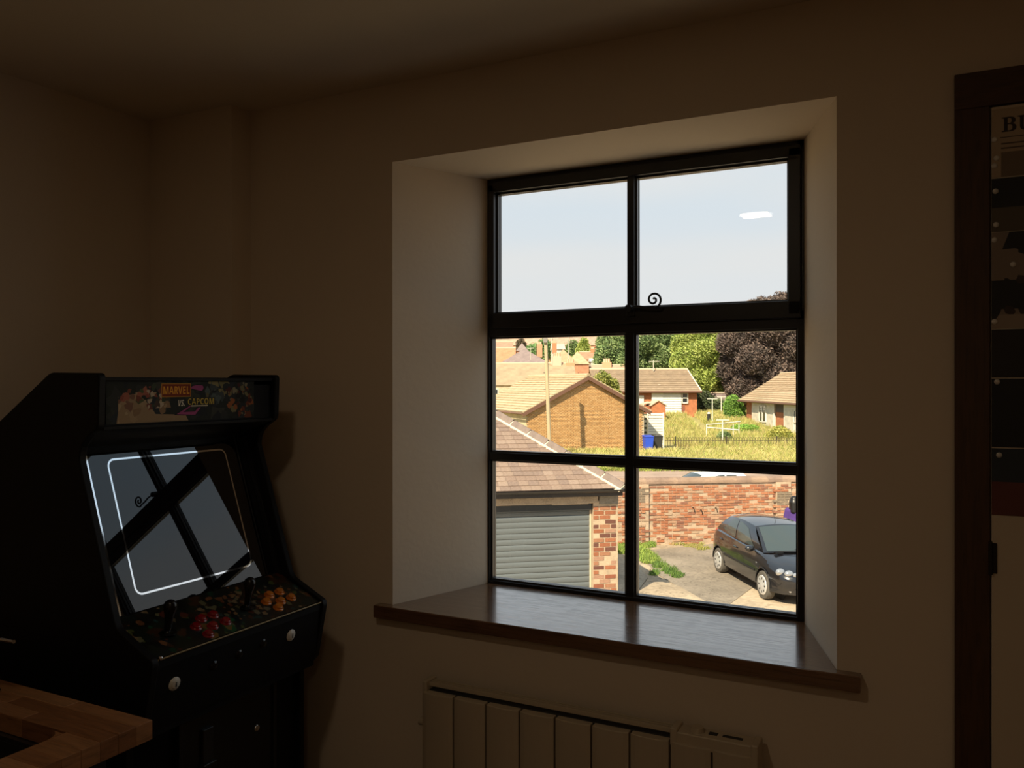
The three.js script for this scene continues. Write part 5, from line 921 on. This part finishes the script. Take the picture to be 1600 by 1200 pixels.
{
  const r = rng(909), roofs = [[0.48, 0.30, 0.21], [0.54, 0.36, 0.26], [0.44, 0.28, 0.21], [0.58, 0.38, 0.27]], walls = [[0.66, 0.36, 0.22], [0.74, 0.62, 0.46], [0.62, 0.30, 0.18]];
  const roofN = ['red brown', 'pale brown', 'dark brown', 'tan'], wallN = ['red brick', 'cream', 'dull brick'], rowN = ['one', 'two', 'three', 'four', 'five', 'six'];
  // rows of terraces on the hill
  for (let row = 0; row < 6; row++) {
    const D = 200 + row * 25, hh = landH(10, D), pyb = 598.6 - (hh - 4.5) / D * 1300;
    let px = 730 + r() * 20;
    while (px < 985) { const ri = Math.floor(r() * 4), wi = Math.floor(r() * 3), w = (9 + r() * 9) / D * 1300; house(`terraced house, ${roofN[ri]} roof and ${wallN[wi]} front, row ${rowN[row]} up the far hill`, px, px + w, D, pyb, pyb - 5.2 / D * 1300, pyb - 8.2 / D * 1300, { roof: roofs[ri], wall: walls[wi], depth: 8, group: 'terraced houses on the far hill', chimneys: r() < 0.7 ? [[px + w * 0.9, pyb - 9.6 / D * 1300, pyb - 8 / D * 1300]] : [], windows: D < 260 ? 3 : 0 }); px += w + (r() < 0.25 ? 10 / D * 1300 : 0.5); }
  }
}
aerial(XP(888, 92.5), 92.5, HP(570, 92), HP(524, 92), 'tall pale aerial mast above the brick chimney', 2);
aerial(XP(862.5, 92), 92, HP(570, 92), HP(527, 92), 'slim pale aerial mast behind the telegraph pole', 1);
aerial(XP(829, 130), 130, HP(562, 130), HP(543, 130), 'small aerial on the hipped slate roof', 1);

// ------------------------------------------------------------------ trees and shrubs
function leafCluster(n, seed, size) {
  const r = rng(seed), pos = [];
  for (let k = 0; k < n; k++) {
    const th = r() * 6.283, ph = Math.acos(2 * r() - 1), d = V(Math.sin(ph) * Math.cos(th), Math.cos(ph), Math.sin(ph) * Math.sin(th)), c = d.clone().multiplyScalar(0.45 * Math.cbrt(r()));
    const a = V(r() - 0.5, r() - 0.5, r() - 0.5).normalize().multiplyScalar(size * (0.7 + 0.6 * r())), b = a.clone().cross(V(r() - 0.5, r() - 0.5, r() - 0.5).normalize()).normalize().multiplyScalar(size * 0.42), up = a.clone().cross(b).normalize().multiplyScalar(size * 0.12);
    const p = [c.clone().sub(a), c.clone().add(b).add(up), c.clone().add(a), c.clone().sub(b).add(up)];
    for (const i of [0, 1, 2, 0, 2, 3]) pos.push(p[i].x, p[i].y, p[i].z);
  }
  const g = new THREE.BufferGeometry(); g.setAttribute('position', new THREE.Float32BufferAttribute(pos, 3)); g.computeVertexNormals(); return g;
}
const clusterA = leafCluster(26, 3, 0.15), clusterB = leafCluster(26, 4, 0.15);
function tree(name, label, cat, X, D, h0, o) {                  // o: list of ellipsoid lobes [x, y, z, rx, ry, rz] in metres from the base
  const t = outThing(name, label, cat, X, D, h0, 0, o.group), r = rng(o.seed), list = [], bark = std(o.bark || [0.16, 0.11, 0.07], 0.95, { map: mott(1) });
  const trunk = o.trunk || 0.2;
  mesh('trunk', rod(V(0, -0.2, 0), V(0.1, o.trunkH || 2, 0), trunk, trunk * 0.7, 10), bark, t);
  const limbs = o.lobes.slice(0, 5).map(([x, y, z]) => rod(V(0.05, (o.trunkH || 2) * 0.8, 0), V(x * 0.8, y, z * 0.8), trunk * 0.5, trunk * 0.15, 6));
  mesh('limbs', limbs, bark, t).userData.kind = 'stuff';
  const vol = o.lobes.map((l) => l[3] * l[4] + l[3] * l[5] + l[4] * l[5]), tot = vol.reduce((a, b) => a + b, 0);
  for (let i = 0; i < o.n; i++) {
    let k = 0, q = r() * tot; while (q > vol[k] && k < vol.length - 1) q -= vol[k++];
    const l = o.lobes[k], th = r() * 6.283, u = 2 * r() - 1, s = Math.sqrt(1 - u * u), rad = 0.72 + 0.33 * r() ** 0.7;
    const p = V(l[0] + l[3] * rad * s * Math.cos(th), l[1] + l[4] * rad * u, l[2] + l[5] * rad * s * Math.sin(th));
    if (p.y < 0.05) continue;
    const sc = o.leaf * (0.7 + 0.7 * r()); list.push([p, sc, sc]);
  }
  scatter('foliage', null, o.n % 2 ? clusterB : clusterA, leafy([1, 1, 1]), list, o.cols, o.seed + 1, t);
  return t;
}
function lobesFor(seed, n, W, Hc, Hr, Dp, lr) { const r = rng(seed), out = []; for (let k = 0; k < n; k++) { const a = k * 2.399, u = 1 - 2 * (k + 0.5) / n, s = Math.sqrt(1 - u * u); const q = lr * (0.75 + 0.5 * r()); out.push([W * s * Math.cos(a) * (0.85 + 0.25 * r()), Hc + Hr * u, Dp * s * Math.sin(a), q, q * 0.85, q]); } return out; }
const dkGreen = [[0.17, 0.26, 0.08], [0.24, 0.33, 0.11], [0.11, 0.18, 0.055], [0.31, 0.39, 0.15]], ltGreen = [[0.32, 0.40, 0.07], [0.40, 0.47, 0.10], [0.23, 0.31, 0.05], [0.47, 0.53, 0.15]], copper = [[0.12, 0.085, 0.07], [0.16, 0.11, 0.09], [0.08, 0.06, 0.05], [0.22, 0.155, 0.125]];
tree('broadleaf_tree', 'large dark green tree behind the long brown roof', 'tree', XP(1012, 101), 101, 1.2, { seed: 11, n: 7600, leaf: 1.15, cols: dkGreen, trunk: 0.4, trunkH: 4.5, lobes: lobesFor(1, 22, 4.6, 6.2, 3.4, 4, 1.9) });
tree('broadleaf_tree', 'bright yellow green tree between the dark tree and the copper tree', 'tree', XP(1105, 93), 93, 1.3, { seed: 21, n: 7200, leaf: 1.0, cols: ltGreen, trunk: 0.3, trunkH: 3.6, lobes: [...lobesFor(2, 18, 2.7, 5.6, 3.6, 2.6, 1.5), [-2.2, 4.4, 0.5, 1.3, 1.1, 1.2], [2.2, 2.4, 0.5, 1.3, 1.2, 1.2], [0.5, 2.2, 1, 1.5, 1.2, 1.2]] });
tree('copper_beech_tree', 'dark copper leaved tree above the cream bungalow', 'tree', XP(1206, 89), 89, 1.0, { seed: 31, n: 11000, leaf: 1.0, cols: copper, trunk: 0.5, trunkH: 4, lobes: [...lobesFor(3, 26, 4.7, 6.5, 4.8, 4.2, 1.8), [-3.4, 3.2, 0, 1.5, 1.2, 1.4], [-1.4, 2.6, 0.6, 1.8, 1.4, 1.5], [0.8, 2.9, 0.6, 1.8, 1.6, 1.5]] });
tree('broadleaf_tree', 'green tree beyond the copper tree and the cream roof', 'tree', XP(1270, 100), 100, 1.2, { seed: 37, n: 2400, leaf: 1.2, cols: dkGreen, trunk: 0.35, trunkH: 3, lobes: lobesFor(7, 14, 3.4, 5.6, 3.4, 3, 1.7) });
tree('broadleaf_tree', 'pale green tree filling the gap behind the yellow green tree', 'tree', XP(1068, 118), 118, 2.0, { seed: 39, n: 2600, leaf: 1.3, cols: [...ltGreen, ...dkGreen], trunk: 0.35, trunkH: 4, lobes: lobesFor(8, 14, 4.5, 6.2, 3.0, 3, 1.9) });
tree('shrub', 'olive green shrub growing behind the tan gable roof', 'shrub', XP(941, 67), 67, 0, { seed: 41, n: 1300, leaf: 0.62, cols: [[0.34, 0.36, 0.07], [0.42, 0.42, 0.10], [0.24, 0.28, 0.05], [0.16, 0.20, 0.04]], trunk: 0.12, trunkH: 2.6, lobes: [[0, 4.5, 0, 0.65, 0.7, 0.6], [-0.45, 4.0, 0, 0.7, 0.6, 0.6], [0.45, 4.0, 0, 0.75, 0.7, 0.6], [0.8, 3.3, 0, 0.7, 0.6, 0.6], [-0.3, 3.3, 0.2, 0.9, 0.7, 0.7], [0.2, 2.6, 0.2, 1.1, 0.9, 0.8]] });
tree('conical_tree', 'small bright green cone shaped tree on the hillside', 'tree', XP(912, 176), 176, landH(15, 176), { seed: 51, n: 900, leaf: 1.4, cols: ltGreen, trunk: 0.2, trunkH: 2, lobes: [[0, 2.2, 0, 1.9, 1.5, 1.9], [0, 4.2, 0, 1.6, 1.4, 1.6], [0, 6.0, 0, 1.1, 1.2, 1.1], [0, 7.3, 0, 0.6, 0.9, 0.6]] });
tree('broadleaf_tree', 'blue green tree behind the red chimney on the hillside', 'tree', XP(832, 178), 178, landH(4, 178) + 0.5, { seed: 53, n: 800, leaf: 1.5, cols: [[0.16, 0.30, 0.10], [0.24, 0.38, 0.14]], trunk: 0.2, trunkH: 2, lobes: [[-1.5, 4, 0, 1.8, 1.5, 1.6], [0.5, 4.6, 0, 1.8, 1.5, 1.6], [2.4, 5.0, 0, 1.4, 2.2, 1.4], [0.5, 2.6, 0, 2.2, 1.5, 1.6]] });
tree('broadleaf_tree', 'grey green tree between the aerial mast and the conical tree', 'tree', XP(893, 182), 182, landH(13, 182), { seed: 54, n: 600, leaf: 1.4, cols: dkGreen, trunk: 0.2, trunkH: 2, lobes: [[0, 4.2, 0, 1.5, 2.0, 1.5], [0.3, 6, 0, 1.1, 1.3, 1.1], [2, 2.5, 0, 1.8, 1.2, 1.4]] });
tree('bare_tree', 'dark thin tree beside the small slate gable', 'tree', XP(811, 158), 158, landH(1, 158), { seed: 56, n: 300, leaf: 1.0, cols: [[0.12, 0.09, 0.05], [0.16, 0.12, 0.06]], trunk: 0.15, trunkH: 3, lobes: [[0, 5.5, 0, 0.9, 1.5, 0.9], [0.4, 7.6, 0, 0.7, 1.1, 0.7]] });
tree('shrub', 'round green bush at the far end of the cream bungalow', 'shrub', XP(1147, 76), 76, landH(20, 76) - 0.1, { seed: 61, n: 900, leaf: 0.6, cols: [[0.20, 0.38, 0.05], [0.28, 0.46, 0.07], [0.13, 0.26, 0.04]], trunk: 0.08, trunkH: 0.8, lobes: [[0, 0.9, 0, 0.75, 0.85, 0.7], [-0.1, 1.6, 0, 0.6, 0.6, 0.6], [0.2, 0.5, 0.2, 0.7, 0.5, 0.6]] });
tree('hedge', 'low clipped green hedge before the cream bungalow', 'hedge', XP(1164, 66), 66, landH(19, 66) - 0.1, { seed: 63, n: 700, leaf: 0.5, cols: [[0.22, 0.42, 0.05], [0.30, 0.48, 0.07]], trunk: 0.05, trunkH: 0.3, lobes: [[-0.5, 0.35, 0, 0.5, 0.4, 0.4], [0.1, 0.4, 0, 0.5, 0.4, 0.4], [0.6, 0.35, 0, 0.4, 0.35, 0.4]] });
tree('hedge', 'small dark green bush behind the railings by the washing line post', 'shrub', XP(1131, 60), 60, landH(16, 60) - 0.05, { seed: 65, n: 300, leaf: 0.45, cols: dkGreen, trunk: 0.05, trunkH: 0.3, lobes: [[0, 0.4, 0, 0.4, 0.5, 0.35], [0.2, 0.25, 0, 0.4, 0.35, 0.35]] });
tree('shrub', 'yellow green shrub under the cream bungalow door', 'shrub', XP(1217, 60), 60, landH(19, 60) - 0.05, { seed: 67, n: 900, leaf: 0.5, cols: [[0.46, 0.44, 0.08], [0.56, 0.52, 0.14], [0.30, 0.34, 0.06]], trunk: 0.06, trunkH: 0.4, lobes: [[-0.3, 0.5, 0, 0.55, 0.45, 0.5], [0.3, 0.55, 0, 0.5, 0.5, 0.5], [0, 0.8, 0, 0.4, 0.4, 0.4]] });
tree('shrub', 'dark shrub mass under the yellow green tree', 'shrub', XP(1102, 86), 86, landH(20, 86) - 0.2, { seed: 69, n: 700, leaf: 0.8, cols: [[0.08, 0.12, 0.04], [0.13, 0.17, 0.06], [0.05, 0.07, 0.03]], trunk: 0.08, trunkH: 0.5, lobes: [[-0.8, 0.9, 0, 0.9, 0.8, 0.8], [0.3, 1.0, 0, 0.9, 0.9, 0.8], [1.2, 0.9, 0, 0.8, 0.7, 0.8], [-0.2, 1.8, 0, 0.7, 0.6, 0.7]] });

// ------------------------------------------------------------------ person beyond the car
{
  const D = 20.6, X = XP(1241, D), p = outThing('person', 'person in a purple top with long dark hair standing behind the black car', 'person', X, D, 0, 150 * R);
  p.scale.setScalar(0.95);
  function field(bones, lo, hi, N, k = 0.03) {
    const size = [hi[0] - lo[0], hi[1] - lo[1], hi[2] - lo[2]], S = Math.max(...size) / 2, c = lo.map((v, i) => (v + hi[i]) / 2), mc = new MarchingCubes(N, new THREE.MeshBasicMaterial(), false, false, 200000);
    mc.isolation = 0; const pt = V(), ab = V(), ap = V();
    for (let z = 0; z < N; z++) for (let y = 0; y < N; y++) for (let x = 0; x < N; x++) {
      pt.set(c[0] + S * (2 * x / N - 1), c[1] + S * (2 * y / N - 1), c[2] + S * (2 * z / N - 1)); let d = 1e3;
      for (const [a, b, ra, rb, sx = 1] of bones) { ab.subVectors(b, a); ap.subVectors(pt, a); const t = Math.max(0, Math.min(1, ap.dot(ab) / Math.max(1e-9, ab.lengthSq()))); const qx = (ap.x - ab.x * t) / sx, qy = ap.y - ab.y * t, qz = ap.z - ab.z * t; const e = Math.hypot(qx, qy, qz) - (ra + (rb - ra) * t); const h = Math.max(k - Math.abs(d - e), 0) / k; d = Math.min(d, e) - h * h * k * 0.25; }
      mc.field[x + y * N + z * N * N] = -d;
    }
    mc.update(); const n = mc.count, g = new THREE.BufferGeometry(); g.setAttribute('position', new THREE.BufferAttribute(mc.positionArray.slice(0, n * 3), 3)); g.setAttribute('normal', new THREE.BufferAttribute(mc.normalArray.slice(0, n * 3), 3));
    g.scale(S, S, S).translate(...c); g.computeVertexNormals(); return g;
  }
  const skin = phys([0.55, 0.33, 0.24], 0.6), purple = std([0.075, 0.035, 0.19], 0.9), jeans = std([0.03, 0.035, 0.06], 0.9), hair = phys([0.012, 0.010, 0.009], 0.4), shoe = std([0.02, 0.02, 0.02], 0.6);
  // body: legs, trunk, arms bent forward, neck and head in one surface
  const hand = (s) => { const w = V(s * 0.17, 1.10, 0.27), out = [[V(s * 0.24, 1.10, 0.06), w, 0.038, 0.027], [w, V(s * 0.13, 1.105, 0.33), 0.028, 0.03]]; for (let f = 0; f < 4; f++) { const b = V(s * 0.13, 1.125 - f * 0.018, 0.335), L = [0.055, 0.065, 0.06, 0.048][f]; out.push([b, V(s * 0.105, b.y, 0.335 + L * 0.6), 0.010, 0.009], [V(s * 0.105, b.y, 0.335 + L * 0.6), V(s * 0.075, b.y - 0.004, 0.335 + L * 0.75), 0.009, 0.008]); } out.push([V(s * 0.145, 1.125, 0.30), V(s * 0.115, 1.155, 0.345), 0.011, 0.009]); return out; };
  const bones = [];
  for (const s of [-1, 1]) bones.push([V(s * 0.10, 0.90, 0), V(s * 0.11, 0.49, 0.01), 0.092, 0.062], [V(s * 0.11, 0.49, 0.01), V(s * 0.115, 0.09, -0.02), 0.058, 0.038], [V(s * 0.115, 0.045, -0.03), V(s * 0.13, 0.035, 0.14), 0.042, 0.034], [V(s * 0.17, 1.40, 0), V(s * 0.24, 1.10, -0.02), 0.055, 0.043], ...hand(s));
  bones.push([V(0, 0.92, 0), V(0, 1.12, 0), 0.125, 0.115, 1.25], [V(0, 1.12, 0), V(0, 1.36, 0), 0.115, 0.11, 1.4], [V(0, 1.40, 0), V(0, 1.53, 0.01), 0.055, 0.05]);
  bones.push([V(0, 1.60, 0.02), V(0, 1.68, 0.0), 0.075, 0.088], [V(0, 1.56, 0.06), V(0, 1.58, 0.07), 0.04, 0.04], [V(0, 1.61, 0.10), V(0, 1.635, 0.095), 0.014, 0.010], [V(-0.085, 1.62, 0), V(-0.085, 1.65, 0), 0.016, 0.016], [V(0.085, 1.62, 0), V(0.085, 1.65, 0), 0.016, 0.016]);
  const body = mesh('body', field(bones, [-0.9, -0.02, -0.9], [0.9, 1.80, 0.9], 110, 0.035), skin, p);
  const cloth = (name, bs, m, lo, hi, N = 56) => mesh(name, field(bs, lo, hi, N, 0.05), m, p);
  const up = []; for (const s of [-1, 1]) up.push([V(s * 0.17, 1.40, 0), V(s * 0.24, 1.10, -0.02), 0.072, 0.058], [V(s * 0.24, 1.10, -0.02), V(s * 0.185, 1.10, 0.22), 0.056, 0.044]);
  up.push([V(0, 0.86, 0), V(0, 1.12, 0), 0.150, 0.135, 1.3], [V(0, 1.12, 0), V(0, 1.37, 0), 0.135, 0.125, 1.42], [V(0, 1.38, 0), V(0, 1.47, 0), 0.09, 0.07]);
  cloth('jumper', up, purple, [-0.45, 0.66, -0.45], [0.45, 1.56, 0.45], 64);
  const tr = []; for (const s of [-1, 1]) tr.push([V(s * 0.10, 0.90, 0), V(s * 0.11, 0.49, 0.01), 0.108, 0.08], [V(s * 0.11, 0.49, 0.01), V(s * 0.115, 0.10, -0.02), 0.076, 0.062]); tr.push([V(0, 0.88, 0), V(0, 0.96, 0), 0.135, 0.13, 1.25]);
  cloth('trousers', tr, jeans, [-0.6, 0.0, -0.6], [0.6, 1.2, 0.6], 64);
  cloth('hair', [[V(0, 1.66, -0.02), V(0, 1.70, -0.015), 0.098, 0.098], [V(0, 1.60, -0.06), V(0, 1.40, -0.11), 0.09, 0.06, 1.2], [V(-0.085, 1.64, -0.02), V(-0.10, 1.44, -0.04), 0.035, 0.03], [V(0.085, 1.64, -0.02), V(0.10, 1.44, -0.04), 0.035, 0.03]], hair, [-0.28, 1.28, -0.28], [0.28, 1.84, 0.28], 48);
  for (const s of [-1, 1]) { mesh('shoe', rbox(s * 0.125 - 0.052, s * 0.125 + 0.052, 0.0, 0.085, -0.085, 0.185, 0.04, 3), shoe, p); mesh('eye', new THREE.SphereGeometry(0.012, 8, 6).translate(s * 0.033, 1.645, 0.083), ink2(), body); }
  function ink2() { return std([0.02, 0.015, 0.012], 0.3); }
  mesh('mouth', new THREE.SphereGeometry(0.02, 10, 6).scale(1, 0.3, 0.5).translate(0, 1.575, 0.099), std([0.42, 0.14, 0.12], 0.6), body);
}
renderer.render(scene, camera);
